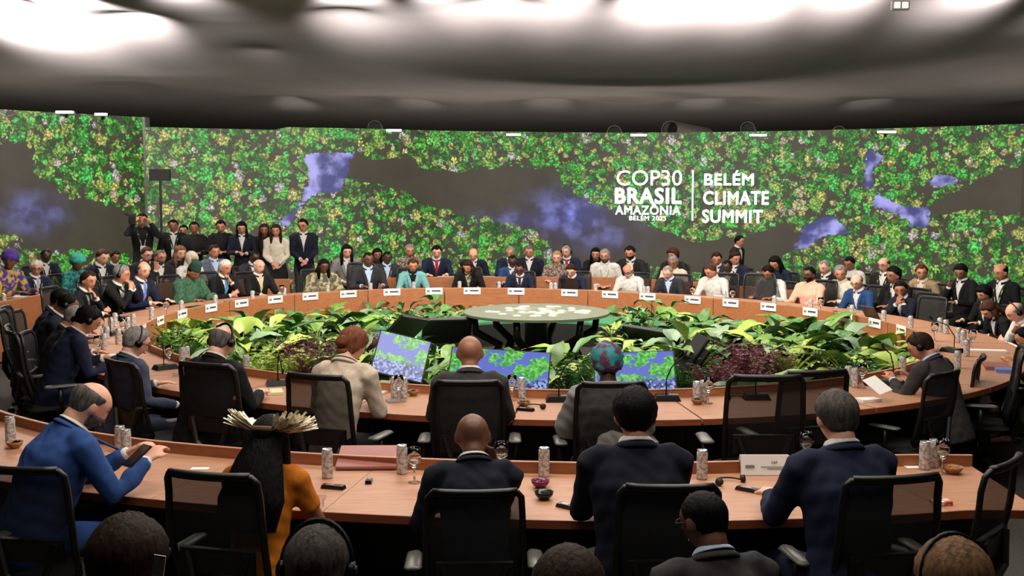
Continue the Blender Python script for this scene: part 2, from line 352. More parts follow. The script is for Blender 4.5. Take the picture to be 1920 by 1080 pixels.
# ---------------------------------------------------------------- tables
def wood_mat(name,c1,c2,rough):
    m=bpy.data.materials.new(name); N=NT(m); b=N.n['Principled BSDF']; tc=N.new('TexCoord'); mp=N.new('Mapping'); N.L(tc.outputs['Object'],mp.inputs[0]); mp.inputs['Scale'].default_value=(1.2,9,9)
    nz=N.new('TexNoise'); N.L(mp.outputs[0],nz.inputs['Vector']); nz.inputs['Scale'].default_value=4; nz.inputs['Detail'].default_value=6
    N.L(N.ramp(nz.outputs['Fac'],[(.3,c1),(.7,c2)]),b.inputs['Base Color']); b.inputs['Roughness'].default_value=rough; return m
WOOD=wood_mat('wood_veneer',lin((166,116,86)),lin((188,138,106)),.42)
EDGE=wood_mat('wood_edge',lin((120,62,34)),lin((146,78,44)),.45)
PANEL=wood_mat('wood_panel_shaded',lin((146,88,52)),lin((166,104,64)),.5)  # same wood as the tops, with the shade on the fronts in its colour
CX,CY=.1,12.4
LIPPTS=[(-3.99,12.07),(-4.10,12.96),(-4.00,13.51),(-3.84,14.23),(-3.59,14.75),(-3.26,15.32),(-2.87,15.85),(-2.35,16.05),(-1.75,16.25),(-1.15,16.41),(-.59,16.5),(.06,16.5),(.83,16.28),(1.41,16.0),(1.89,15.65),(2.45,15.2),(2.90,14.75),(3.30,14.35),(3.71,13.86),(3.97,13.2),(4.16,12.7),(4.23,12.07),(4.06,10.91),(3.75,10.0),(3.27,9.31),(2.86,8.99),(1.72,8.46),(1.11,8.31),(.26,8.33),(-.63,8.46),(-1.09,8.67),(-1.86,9.05),(-2.18,9.26),(-2.69,9.68),(-3.29,10.38),(-3.7,11.1)]
_t=np.array([math.atan2(y-CY,x-CX) for x,y in LIPPTS]); _r=np.array([math.hypot(x-CX,y-CY) for x,y in LIPPTS])
def _bas(t): t=np.asarray(t,float); return np.stack([np.ones_like(t)]+[g(k*t) for k in (1,2,3,4) for g in (np.cos,np.sin)],-1)
_co=np.linalg.lstsq(_bas(_t),_r,rcond=None)[0]
def rin(t): return _bas(t)@_co
def ringpt(t,off=0):
    p=lambda a: V3(CX+math.cos(a)*rin(a),CY+math.sin(a)*rin(a),0)
    q=p(t); d=nrm(p(t+.01)-p(t-.01)); n=V3(d[1],-d[0],0); return q+n*off,n   # n points outward
def strip_solid(mb,inner,outer,z0,z1,mi=0):
    """solid slab between two polylines."""
    n=len(inner); V=[]
    for a,b in zip(inner,outer): V+=[(a[0],a[1],z0),(b[0],b[1],z0),(b[0],b[1],z1),(a[0],a[1],z1)]
    f=[]
    for i in range(n-1):
        o=4*i; q=o+4
        for k in range(4): f.append((o+k,q+k,q+(k+1)%4,o+(k+1)%4))
    f+=[(0,1,2,3),(4*n-1,4*n-2,4*n-3,4*n-4)]
    mb.add(V,f,mi)
def desk_segment(parent,P,NRM,depth,panel=True,zt=.75,lip=.06):
    """P lip line points, NRM unit vectors pointing to the sitter."""
    o=lambda d:[p+n*d for p,n in zip(P,NRM)]
    m=MB(); strip_solid(m,o(.02),o(depth),zt-.035,zt); m.build('tabletop',WOOD,parent)
    m=MB(); strip_solid(m,o(depth-.0),o(depth+.012),zt-.04,zt+.001); m.build('edge_strip',EDGE,parent)
    m=MB(); strip_solid(m,o(0),o(.022),.03 if panel else zt-.05,zt+lip); m.build('front_panel',PANEL,parent)
    m=MB(); strip_solid(m,o(.0),o(.026),zt+lip,zt+lip+.006); m.build('lip_cap',WOOD,parent)
    m=MB(); strip_solid(m,o(depth-.42),o(depth-.40),.12,zt-.04); m.build('modesty_board',black,parent)
ring=thing('conference_table','big wooden ring-shaped conference table around the planted centre','table',(0,0,0))
NS=24
for k in range(NS):
    a=[-PI+2*PI*(k+ j/6)/NS + (.0015 if j==0 else -.0015 if j==6 else 0) for j in range(7)]
    q=[ringpt(t) for t in a]; desk_segment(ring,[x[0] for x in q],[x[1] for x in q],.80)
def path_desk(name,label,pts,nseg,depth,flip=1,**kw):
    t=thing(name,label,'table'); S=spline([V3(x,y,0) for x,y in pts],10); S=[np.array(p) for p in S]
    Nn=[]
    for i in range(len(S)):
        d=nrm(S[min(i+1,len(S)-1)]-S[max(i-1,0)]); Nn.append(V3(d[1],-d[0],0)*flip)
    n=len(S)-1
    for k in range(nseg):
        i0=round(n*k/nseg); i1=round(n*(k+1)/nseg); A=[p.copy() for p in S[i0:i1+1]]; B=Nn[i0:i1+1]
        A[-1]=A[-1]-nrm(A[-1]-A[-2])*.003; desk_segment(t,A,B,depth,**kw)
    return S,Nn
FRONT=[(-4.3,8.6),(-3.7,7.75),(-2.99,7.11),(-2.30,6.70),(-1.63,6.45),(-1.10,6.30),(-.45,6.18),(0,6.13),(.71,6.09),(1.62,6.17),(2.15,6.27),(2.62,6.27)]
path_desk('front_row_desk','long curved wooden desk of the nearest row, running across the picture bottom',FRONT,8,.88)
path_desk('left_side_desk','wooden desk at the far left edge with its plain front panel showing',[(-7.3,12.6),(-6.95,13.6),(-6.69,14.55),(-6.6,15.3),(-6.45,16.2)],3,.7,-1)
path_desk('back_left_desk','short wooden back-row desk beside the two standing guests',[(-5.75,17.0),(-5.1,17.6),(-4.5,17.98),(-3.6,18.1)],2,.7,-1)
path_desk('back_row_desk','long wooden back-row desk behind the far side of the ring table',[(-2.55,18.2),(-1.3,18.5),(.2,18.55),(1.5,18.45),(2.3,18.0),(2.9,17.45),(3.5,16.75),(4.15,16.1)],8,.7,-1)
# ---------------------------------------------------------------- planted centre
soil=mat('dark_soil',lin((30,26,20)),.95,var=.4,scale=12,bump=.5)
pb=thing('planter_bed','dark planting bed filling the ring inside the table','planter')
V=[(CX,CY,.32)]; n=72
for rr in (.5,.985):
    for k in range(n): p,_=ringpt(2*PI*k/n); V.append((CX+(p[0]-CX)*rr,CY+(p[1]-CY)*rr,.32))
f=[(0,1+k,1+(k+1)%n) for k in range(n)]+[(1+k,1+n+k,1+n+(k+1)%n,1+(k+1)%n) for k in range(n)]
MB().add(V,f).build('soil',soil,pb)
green_c=mat('green_carpet',lin((50,112,72)),.9,var=.15,scale=30)
st=thing('green_platform','low dark-skirted platform with green carpet top behind the round table','platform',(.3,12.9,0))
m=MB(); A=[V3(math.cos(t)*1.15,math.sin(t)*.95+.2,0) for t in np.linspace(-.35,PI+.35,40)]; B=[V3(math.cos(t)*1.95,math.sin(t)*1.85,0) for t in np.linspace(-.35,PI+.35,40)]
strip_solid(m,A,B,.60,.63); m.build('carpet_top',green_c,st)
m=MB(); strip_solid(m,[p*.99 for p in A],[p*.98 for p in B],.3,.60); m.build('skirt',black,st)
rt=thing('round_display_table','round grey-green display table with pale relief pattern at the ring centre','table',(.27,12.4,0))
def disc_mat():
    m=bpy.data.materials.new('relief_top'); N=NT(m); b=N.n['Principled BSDF']; tc=N.new('TexCoord'); nz=N.new('TexNoise'); N.L(tc.outputs['Object'],nz.inputs['Vector']); nz.inputs['Scale'].default_value=5.5; nz.inputs['Detail'].default_value=5; nz.inputs['Distortion'].default_value=1.2
    ln=N.new('VectorMath',operation='LENGTH'); N.L(tc.outputs['Object'],ln.inputs[0]); inn=N.math('SUBTRACT',1,N.step(ln.outputs['Value'],.92,1.06))
    f=N.math('MULTIPLY',N.step(nz.outputs['Fac'],.52,.56),inn)
    N.L(N.mix(f,lin((96,102,84)),lin((160,156,142))),b.inputs['Base Color']); b.inputs['Roughness'].default_value=.5; return m
MB().lathe([(.80,.905),(.815,.91),(.815,.935),(.80,.94)],64).build('table_top',disc_mat(),rt)
rng=random.Random(5)
m=MB()
for k in range(40):
    a=rng.random()*2*PI; r=rng.random()**.5*.55; m.lathe([(.05,0),(.045,.006),(.02,.012)],7,(math.cos(a)*r*1.1,math.sin(a)*r*.9,.94))
m.build('relief_pieces',mat('pale_relief',lin((166,160,146)),.7),rt,kind='stuff')
MB().lathe([(.62,.3),(.62,.34),(.45,.36),(.40,.5)],32).build('base_plate',black,rt)
MB().lathe([(.13,.3),(.13,.88),(.5,.90),(.79,.904)],32).build('column',blackm,rt)
for k in range(6):
    a=k*PI/3+.2; c=math.cos(a);s=math.sin(a)
    MB().tube([V3(c*.7,s*.7,.9),V3(c*.68,s*.68,.72),V3(c*.42,s*.42,.58),V3(c*.5,s*.5,.36)],[.035,.045,.05,.07],8).build('leg',blackm,rt,smooth=True)
# leaves
LEAFM=[]
def leaf_mat(name,c1,c2,rough=.38):
    m=bpy.data.materials.new(name); N=NT(m); b=N.n['Principled BSDF']; tc=N.new('TexCoord'); nz=N.new('TexNoise'); N.L(tc.outputs['Object'],nz.inputs['Vector']); nz.inputs['Scale'].default_value=7; nz.inputs['Detail'].default_value=3
    oi=N.new('ObjectInfo'); f=N.math('MULTIPLY_ADD',oi.outputs['Random'],.6,N.math('MULTIPLY',nz.outputs['Fac'],.5))
    wv=N.new('TexWave'); wv.inputs['Scale'].default_value=9; wv.bands_direction='Y'; N.L(tc.outputs['Object'],wv.inputs['Vector'])
    c=N.ramp(f,[(.15,c1),(.85,c2)]); c=N.mix(N.math('MULTIPLY',wv.outputs['Fac'],.15),c,tuple(min(1,x*1.7) for x in c2))
    N.L(c,b.inputs['Base Color']); b.inputs['Roughness'].default_value=rough; b.inputs['Transmission Weight'].default_value=0
    b.inputs['Subsurface Weight'].default_value=0; return m
G1=leaf_mat('leaf_fresh_green',lin((50,88,28)),lin((108,146,52))); G2=leaf_mat('leaf_deep_green',lin((28,66,28)),lin((70,116,50))); G3=leaf_mat('leaf_yellow_green',lin((104,130,48)),lin((158,176,78)))
G4=leaf_mat('leaf_grey_green',lin((78,104,78)),lin((128,152,118))); PU=leaf_mat('leaf_purple',lin((58,26,36)),lin((110,62,70)),.6)
def leaf_mesh(name,L,W,kind,droop,m,stem=.25,seed=0):
    r=random.Random(seed); mb=MB(); n=9; V=[];f=[]
    t=np.linspace(0,1,n)
    if kind=='heart': wid=np.array([.30,.86,1.0,.96,.82,.62,.40,.18,.0]); back=np.array([-.22,-.12,0,0,0,0,0,0,0])
    elif kind=='long': wid=np.array([.10,.55,.85,1,1,.92,.72,.4,.0]); back=np.zeros(9)
    else: wid=np.array([.05,.4,.75,1,1,.85,.6,.3,.0]); back=np.zeros(9)
    up=stem*.8; out=stem*.55
    for i in range(n):
        y=t[i]*L; z=-droop*L*t[i]**2+.08*L*math.sin(t[i]*PI)
        ws=W*.5*wid[i]
        wav=(.02*L*math.sin(i*2.1+seed))
        V+=[(-ws,y+back[i]*L,z+ws*.35+wav),(-ws*.5,y+back[i]*L*.5,z+ws*.22),(0,y,z),(ws*.5,y+back[i]*L*.5,z+ws*.22),(ws,y+back[i]*L,z+ws*.35-wav)]
    V=np.array(V); tilt=rotx(r.uniform(-.15,.2)); V=V@tilt.T+V3(0,out,up)
    for i in range(n-1):
        for k in range(4): f.append((5*i+k,5*i+k+1,5*i+k+6,5*i+k+5))
    mb.add(V,f)
    mb.tube([V3(0,0,0),V3(0,out*.35,up*.55),V3(0,out,up),V3(0,out+L*.3,up+.03*L)],[.009,.007,.006,.002],4)
    me=mb.mesh(name,m,True); return me
LEAF={}
for kind,spec in {'heart':[(.30,.26,.35),(.36,.32,.25),(.24,.22,.5)],'long':[(.55,.13,.45),(.48,.17,.3),(.62,.15,.6)],'paddle':[(.34,.13,.2),(.28,.12,.4),(.38,.15,.3)]}.items():
    for mi,mm in enumerate((G1,G2,G3,G4)):
        LEAF[kind,mi]=[leaf_mesh('leaf',L,W,kind,d,mm,st_,i) for i,(L,W,d) in enumerate(spec) for st_ in ((.26,.40) if kind!='long' else (.2,.32))]
def fern_mesh(name,m,n=26,L=.3,seed=0,broad=.03):
    r=random.Random(seed); mb=MB()
    for k in range(n):
        a=r.random()*2*PI; el=r.uniform(.25,1.2); l=L*r.uniform(.6,1.1); R=rotz(a)@rotx(el); 
        for j in range(4):
            t=(j+1)/4; p=R@V3(0,l*t,-.15*l*t*t)
            for s in(-1,1):
                w=broad*(1.2-t*.6); q=R@V3(s*w*1.6,l*t+w*.9,-.15*l*t*t-.01); e1=R@V3(s*w*.3,l*t+w*1.1,.0-.15*l*t*t); 
                mb.add([p,q,e1],[(0,1,2)])
        mb.add([(0,0,0),tuple(R@V3(.004,l,-.15*l)),tuple(R@V3(-.004,l*.5,0))],[(0,1,2)])
    return mb.mesh(name,m,False)
FERN=[fern_mesh('fronds',G1,40,.34,1,.024),fern_mesh('fronds',G2,40,.30,2,.024),fern_mesh('fronds',G3,36,.3,3,.03)]
PURP=[fern_mesh('purple_foliage',PU,70,.26,s,.024) for s in (4,5)]
rng=random.Random(11)
def plant(kind,x,y,z,mi,n,sc,label,group):
    t=thing({'heart':'philodendron_plant','long':'banana_leaf_plant','paddle':'paddle_leaf_plant'}[kind],label,'plant',(x,y,z),rng.random()*6,group,sc)
    off=rng.random()*6
    for k in range(n):
        m=LEAF[kind,mi if rng.random()<.75 else rng.randrange(4)]
        o=link('leaf',rng.choice(m),t); a=off+k*2.4+rng.uniform(-.3,.3)
        o.rotation_euler=(rng.uniform(-.30,.55) if k<n*.75 else rng.uniform(.3,.8),rng.uniform(-.25,.25),a); s=rng.uniform(.75,1.15); o.scale=(s,s,s)
    return t
def small(kind,x,y,z,sc,label,group):
    me=rng.choice(FERN if kind=='fern' else PURP)
    t=link({'fern':'fern','purple':'purple_foliage_plant'}[kind],me,None,(x,y,z),rng.random()*6,sc); tag(t,label,'plant',group); return t
def zone(x,y):
    if x<-1.45: return 'left bank'
    if x>1.95: return 'right bank'
    return 'middle front' if y<CY-1 else 'far side behind the round table'
SPOTS=[]
for (px,py,kd) in [(560,668,'p'),(540,655,'p'),(600,660,'p'),(630,668,'p'),(585,690,'p'),(555,690,'f'),(620,690,'f'),(500,690,'f'),(660,680,'f'),(690,640,'p'),(1345,690,'p'),(1330,712,'p'),(1365,665,'p'),(1395,680,'p'),(1405,705,'p'),(1435,672,'p'),(1455,690,'p'),(1300,690,'f'),(1315,665,'f'),(1290,712,'f'),(1350,720,'p'),(1480,690,'f'),(320,630,'f'),(330,650,'f'),(345,668,'f'),(1600,690,'f'),(1090,700,'f'),(1060,712,'f')]:
    x,y=at(px,py,.62); SPOTS.append((x,y,kd))
cnt=0; pts=[]
tries=0
while tries<9000:
    tries+=1
    a=rng.random()*2*PI; u=rng.random(); R_=rin(a); r=1.15+(R_-.22-1.15)*u**.6; x=CX+math.cos(a)*r; y=CY+math.sin(a)*r
    if math.hypot(x-.27,(y-12.4))<1.05: continue
    onplat=(y>12.7 and math.hypot((x-.3)/1.95,(y-12.9)/1.85)<1.0)
    if any((x-p[0])**2+(y-p[1])**2<(.27 if not onplat else .40)**2 for p in pts): continue
    front=y<10.9 and -1.55<x<1.75
    if onplat and (abs(x-.3)<1.1): continue
    if any(math.hypot(x-q[0],y-q[1])<.48 for q in SPOTS): continue
    if front and 8.6<y<9.75 : continue
    pts.append((x,y)); z=.33 if not onplat else .63
    zn=zone(x,y); side=abs(x)>1.6; frontedge=(R_-r<.75)
    rr=rng.random()
    if onplat: plant(rng.choice(['heart','paddle']),x,y,z,rng.choice([0,1]),6,.62,'small broad-leaved plants standing on the green platform','platform plants'); continue
    if front:
        if rr<.5: small('fern',x,y,z,rng.uniform(.7,1.0) if y<9 else 1.1,'low green ferns tucked around the tilted screens','ferns around the screens')
        else: plant('paddle',x,y,z-.03,rng.choice([0,2,0,1]),7,.62 if y<9 else .85,'paddle-leaved plants in the middle front of the bed','middle front paddle plants')
        continue
    if y<CY-.6 and side and frontedge and rr<.62:
        if rr<.3: small('purple',x,y,z+.05,rng.uniform(1.0,1.3),'purple-leaved plants along the near '+('left' if x<0 else 'right')+' table edge','purple foliage, near '+('left' if x<0 else 'right'))
        else: small('fern',x,y,z+.05,rng.uniform(1,1.3),'feathery green ferns along the near '+('left' if x<0 else 'right')+' table edge','ferns, near '+('left' if x<0 else 'right'))
        continue
    far=y>CY+1.2
    if x<CX: kind=rng.choice(['heart','long','long','heart','paddle'])
    else: kind=rng.choice(['heart','heart','paddle','heart','long'])
    mi=rng.choice([0,1,0,3,2] if x<0 else [1,0,1,3,0,2])
    plant(kind,x,y,z,mi,9 if kind!='paddle' else 11,(.86 if not far else .64)*(1 if side else .85),{'heart':'heart-leaved green','long':'long-leaved banana-like','paddle':'paddle-leaved bright'}[kind]+' plants in the '+zn+' of the bed',kind+' plants, '+zn)
for px,py,k,mi in [(1160,632,'paddle',2),(1150,600,'paddle',2),(1200,592,'heart',1),(1240,588,'heart',0),(1290,590,'heart',0),(1262,625,'heart',3),(1185,660,'paddle',0),(1225,655,'heart',2),(1320,610,'heart',0),(1340,640,'heart',1)]:
    x,y=at(px,py,.8); plant(k,x,y,.45,mi,9,.72,'fresh green plants right beside the round table, between it and the dark screen back','plants beside the round table')
for (x,y,s) in [(-.75,9.95,.95),(.75,9.9,1.0),(1.55,10.4,1.05),(1.75,11.2,1.05),(-1.5,10.7,.9),(.35,10.1,.85),(-.35,10.5,.7)]:
    plant('paddle' if x>0 else 'long',x,y,.33,rng.choice([0,2]),10,s,'tall bright plants rising just behind the tilted screens','plants behind the screens')
for x,y,kd in SPOTS:
    sd='left' if x<0 else 'right'
    small('purple' if kd=='p' else 'fern',x,y,.52,rng.uniform(1.0,1.25),('purple-leaved plants' if kd=='p' else 'feathery green ferns')+' along the near '+sd+' table edge',('purple foliage' if kd=='p' else 'ferns')+', near '+sd)
# screens lying tilted in the planting
def screen_img():
    m=bpy.data.materials.new('monitor_picture'); N=NT(m); b=N.n['Principled BSDF']; tc=N.new('TexCoord'); v=N.new('TexVoronoi'); N.L(tc.outputs['Object'],v.inputs['Vector']); v.inputs['Scale'].default_value=60
    nz=N.new('TexNoise'); N.L(tc.outputs['Object'],nz.inputs['Vector']); nz.inputs['Scale'].default_value=6
    sx=N.new('SeparateXYZ'); N.L(tc.outputs['Object'],sx.inputs[0]); rc=N.new('SeparateColor'); N.L(v.outputs['Color'],rc.inputs[0])
    tree=N.step(nz.outputs['Fac'],.47,.52); c=N.mix(tree,lin((96,112,205)),N.ramp(rc.outputs[0],[(0,lin((40,130,60))),(.6,lin((90,200,80))),(1,lin((150,220,120)))]))
    crowd=N.ramp(rc.outputs[1],[(0,lin((30,40,90))),(.35,lin((90,110,190))),(.7,lin((150,170,230))),(1,lin((230,235,250)))],'CONSTANT')
    c=N.mix(N.math('SUBTRACT',1,N.step(N.math('MULTIPLY_ADD',nz.outputs['Fac'],.08,sx.outputs[2]),-.03,.02)),c,crowd)
    b.inputs['Base Color'].default_value=(.01,.01,.01,1); b.inputs['Roughness'].default_value=.25; N.L(c,b.inputs['Emission Color']); b.inputs['Emission Strength'].default_value=.95; return m
SCR=screen_img()
def monitor(lab,cx,cy,cz,wd,hg,yaw,pitch,roll,facing=True,cat='screen'):
    t=thing('monitor',lab,cat,(cx,cy,cz)); R=Matrix(rotz(yaw)@rotx(pitch)@roty(roll)); t.rotation_euler=R.to_euler()
    MB().box((0,.02,0),(wd+.02,.035,hg+.02)).build('casing',black,t); MB().box((0,0,0),(wd,.006,hg)).build('display',SCR if facing else black,t)
    MB().box((0,.06,0),(.25,.05,.2)).build('rear_bracket',blackm,t); MB().tube([V3(0,.06,0),V3(0,.16,-hg*.5-.08)],.015,6).build('support_arm',blackm,t); return t
def mpos(px,py,Y): z=zat(py,Y); return xat(px,Y,z),Y,z
x,y,z=mpos(935,700,8.95); monitor('lit tilted crowd-picture screen in front of the bald man in dark grey',x,y,z,.80,.45,-.03,-.75,.07)
x,y,z=mpos(752,668,9.2); monitor('lit screen leaning to the left beside the woman in beige',x,y,z,.42,.36,.18,-.5,.28)
x,y,z=mpos(1190,702,8.95); monitor('lit tilted screen partly hidden by the teal head wrap',x,y,z,.64,.42,-.12,-.72,-.06)
x,y,z=mpos(1222,640,12.3); monitor('dark back of a screen tilted away right of the round table',x,y,z,.62,.36,-.45,.75,.16,False)
x,y,z=mpos(838,622,12.2); monitor('dark back of a screen tilted away just left of the round table',x,y,z,.52,.36,.2,.7,0,False)
x,y,z=mpos(765,616,11.5); monitor('dark wedge of a screen back at the left of the planting centre',x,y,z,.36,.3,.6,.8,.3,False)
x,y,z=mpos(1296,660,10.2); monitor('narrow edge-on grey screen among the leaves right of the middle',x,y,z,.12,.36,-.5,-.5,.45,False)
# ---------------------------------------------------------------- chairs
MESHF=mat('chair_mesh_fabric',lin((16,16,16)),.8,alpha=.86); CB=mat('chair_black_plastic',lin((15,15,15)),.42); PAD=mat('armrest_pad',lin((96,94,88)),.35)
SEATF=mat('chair_seat_fabric',lin((14,14,15)),.9)
def chair_proto(full=True):
    c=thing('office_chair','x','chair')
    def fr(u,t): # back surface: u -1..1, t 0..1 up
        w=.215+.012*math.sin(t*PI); z=.52+t*.56; y=-.21-.10*t-.03*math.sin(t*PI)+.035*(u*u)
        if t>.9: y-= (t-.9)*.25
        return V3(u*w,y,z)
    loop=[fr(u,0) for u in np.linspace(-.85,.85,6)]+[fr(1,t) for t in np.linspace(.05,.95,8)]+[fr(u,1) for u in np.linspace(.92,-.92,8)]+[fr(-1,t) for t in np.linspace(.95,.05,8)]
    MB().tube(loop,(.016,.016) if 0 else .017,6,closed=True).build('backrest_frame',CB,c,smooth=True)
    m=MB(); nu,nv=6,8; V=[fr(-1+2*i/nu,j/nv) for i in range(nu+1) for j in range(nv+1)]
    m.add(V,[(i*(nv+1)+j,(i+1)*(nv+1)+j,(i+1)*(nv+1)+j+1,i*(nv+1)+j+1) for i in range(nu) for j in range(nv)]); m.build('backrest_mesh',MESHF,c,smooth=True)
    MB().tube([fr(u,1.02)+V3(0,.004,0) for u in np.linspace(-.9,.9,8)],(.022,.016) if 0 else [(.02,.014)]*8,8).build('top_rail',CB,c,smooth=True)
    m=MB(); m.box((0,-.255,.68),(.36,.03,.11)); m.tube([V3(-.15,-.27,.72),V3(-.1,-.29,.56),V3(0,-.25,.44)],.02,6); m.tube([V3(.15,-.27,.72),V3(.1,-.29,.56),V3(0,-.25,.44)],.02,6); m.build('lumbar_support',CB,c,smooth=False)
    m=MB(); m.tube([V3(0,-.22,.455),V3(0,-.17,.455),V3(0,.15,.46),V3(0,.25,.445),V3(0,.27,.44)],[(.19,.02),(.235,.035),(.24,.036),(.22,.03),(.18,.015)],14,side=(1,0,0)); m.build('seat',SEATF,c,smooth=True)
    for s in(-1,1):
        a=MB().tube([V3(s*.2,.02,.43),V3(s*.29,.02,.45),V3(s*.30,.0,.55),V3(s*.30,.0,.64)],[.018,.018,.02,.02],6).build('armrest',CB,c,smooth=True)
        MB().tube([V3(s*.30,-.12,.655),V3(s*.30,-.10,.655),V3(s*.30,.12,.655),V3(s*.29,.15,.655)],[(.03,.008),(.045,.014),(.04,.014),(.02,.008)],8,side=(1,0,0)).build('armrest_pad',PAD,a,smooth=True)
    MB().lathe([(.035,.14),(.035,.3),(.022,.31),(.022,.42),(.1,.43)],10).build('gas_column',blackm,c,smooth=True)
    if full:
        for k in range(5):
            a=k*2*PI/5+.3; q=V3(math.cos(a),math.sin(a),0)
            l=MB().tube([q*.02+V3(0,0,.16),q*.28+V3(0,0,.09)],[.03,.018],6).build('base_leg',CB,c,smooth=True)
            MB().tube([q*.29+V3(-q[1]*.022,q[0]*.022,.031),q*.29+V3(q[1]*.022,-q[0]*.022,.031)],.03,10).build('caster',CB,l)
    else:
        m=MB()
        for k in range(5):
            a=k*2*PI/5+.3; q=V3(math.cos(a),math.sin(a),0); m.tube([q*.02+V3(0,0,.16),q*.28+V3(0,0,.04)],[.03,.03],5)
        m.build('star_base',CB,c,smooth=True)
    return c
CH_N=chair_proto(True); CH_F=chair_proto(False); _used={}
def chair(x,y,rz,label,group,near=True,sc=1):
    P_=CH_N if near else CH_F
    if near not in _used: _used[near]=1; c=P_
    else: c=copy_tree(P_)
    c.location=(x,y,0); c.rotation_euler=(0,0,rz); c.scale=(sc,)*3; c['label']=label; c['group']=group; return c
# ---------------------------------------------------------------- people
def head_surface(D):
    D=np.asarray(D,float); x=D[:,0]*.076;y=D[:,1]*.096;z=D[:,2]*.118
    up=np.clip(D[:,2],0,1); x=x*(1+.50*up*(1-up)); y=y*(1+.38*up*(1-up)); z=z*(1-.05*up**2)
    low=np.clip(-D[:,2],0,1); x=x*(1-.30*low**1.5); y=np.where(D[:,1]<0,y*(1-.38*low),y*(1-.10*low)); fr=ss(.2,.6,D[:,1])
    y=y+fr*(.024*np.exp(-(x/.011)**2)*ss(.028,-.02,z)*ss(-.046,-.032,z)-.009*np.exp(-((abs(x)-.031)/.014)**2-((z-.010)/.011)**2)
      +.004*np.exp(-((z-.028)/.008)**2)+.006*np.exp(-(x/.022)**2-((z+.060)/.009)**2)+.008*np.exp(-(x/.02)**2-((z+.1)/.015)**2))
    return np.stack([x,y,z],1)
def sph(n,m):
    D=[];
    for i in range(m+1):
        ph=PI*i/m
        for k in range(n): t=2*PI*k/n; D.append((math.sin(ph)*math.cos(t),math.sin(ph)*math.sin(t),-math.cos(ph)))
    f=[(i*n+k,i*n+(k+1)%n,(i+1)*n+(k+1)%n,(i+1)*n+k) for i in range(m) for k in range(n)]
    return np.array(D),f
def hand(mb,w,d,up,s,curl=.5):
    """palm with five fingers; w wrist, d direction, up back-of-hand normal, s=+1 right hand."""
    d=nrm(d); sd=nrm(np.cross(d,up)); up=np.cross(sd,d)
    mb.tube([w-d*.01,w+d*.02,w+d*.055,w+d*.088],[(.027,.02),(.034,.018),(.042,.016),(.040,.013)],10,side=sd)
    for k,(o,L) in enumerate([(-.031,.066),(-.010,.076),(.011,.08),(.031,.072)]):
        b=w+d*.075+sd*o*s; c=curl*(1+.1*k); p1=b+d*.022; q=nrm(d*math.cos(c)-up*math.sin(c)); q2=nrm(d*math.cos(2*c)-up*math.sin(2*c))
        mb.tube([b-d*.02,p1,p1+q*L*.45,p1+q*L*.45+q2*L*.4],[.0095,.0092,.0085,.007],6,side=sd)
    b=w+d*.025+sd*.03*s; q=nrm(d*.75+sd*.65*s-up*.3)
    mb.tube([b,b+q*.035,b+q*.035+nrm(q+d*.6)*.035],[.013,.011,.008],6,side=up)
def remesh(mb,vox,sm=4):
    me=mb.mesh('t',[],False); o=bpy.data.objects.new('t',me); COL.objects.link(o)
    r=o.modifiers.new('r','REMESH'); r.mode='VOXEL'; r.voxel_size=vox; r.adaptivity=0
    s=o.modifiers.new('s','SMOOTH'); s.factor=.5; s.iterations=sm
    dg=bpy.context.evaluated_depsgraph_get(); ev=o.evaluated_get(dg); m2=ev.to_mesh()
    v=np.empty(len(m2.vertices)*3); m2.vertices.foreach_get('co',v); v=v.reshape(-1,3).copy()
    nn=np.empty(len(m2.vertices)*3); m2.vertex_normals.foreach_get('vector',nn); nn=nn.reshape(-1,3).copy()
    f=np.empty(len(m2.loops),int); m2.loops.foreach_get('vertex_index',f); f=f.reshape(-1,4).copy() if len(m2.polygons)*4==len(m2.loops) else None
    ev.to_mesh_clear(); bpy.data.objects.remove(o); bpy.data.meshes.remove(me); return v,f,nn
def submesh(name,v,f,keep,off=None,nn=None):
    q=f[keep]; ids,inv=np.unique(q,return_inverse=True); vv=v[ids].copy()
    if off is not None: vv+=nn[ids]*off
    me=bpy.data.meshes.new(name); me.from_pydata(vv.tolist(),[],inv.reshape(-1,4).tolist()); me.materials.append(None); me.shade_smooth(); me.update(); return me
def ik(S,W,l1,l2,hint):
    d=W-S; L=np.linalg.norm(d); 
    if L>(l1+l2)*.985: W=S+d/L*(l1+l2)*.985; d=W-S; L=np.linalg.norm(d)
    a=(l1*l1-l2*l2+L*L)/(2*L); h=math.sqrt(max(l1*l1-a*a,0)); u=d/L; p=nrm(hint-u*np.dot(hint,u)); return S+u*a+p*h,W
PCACHE={}
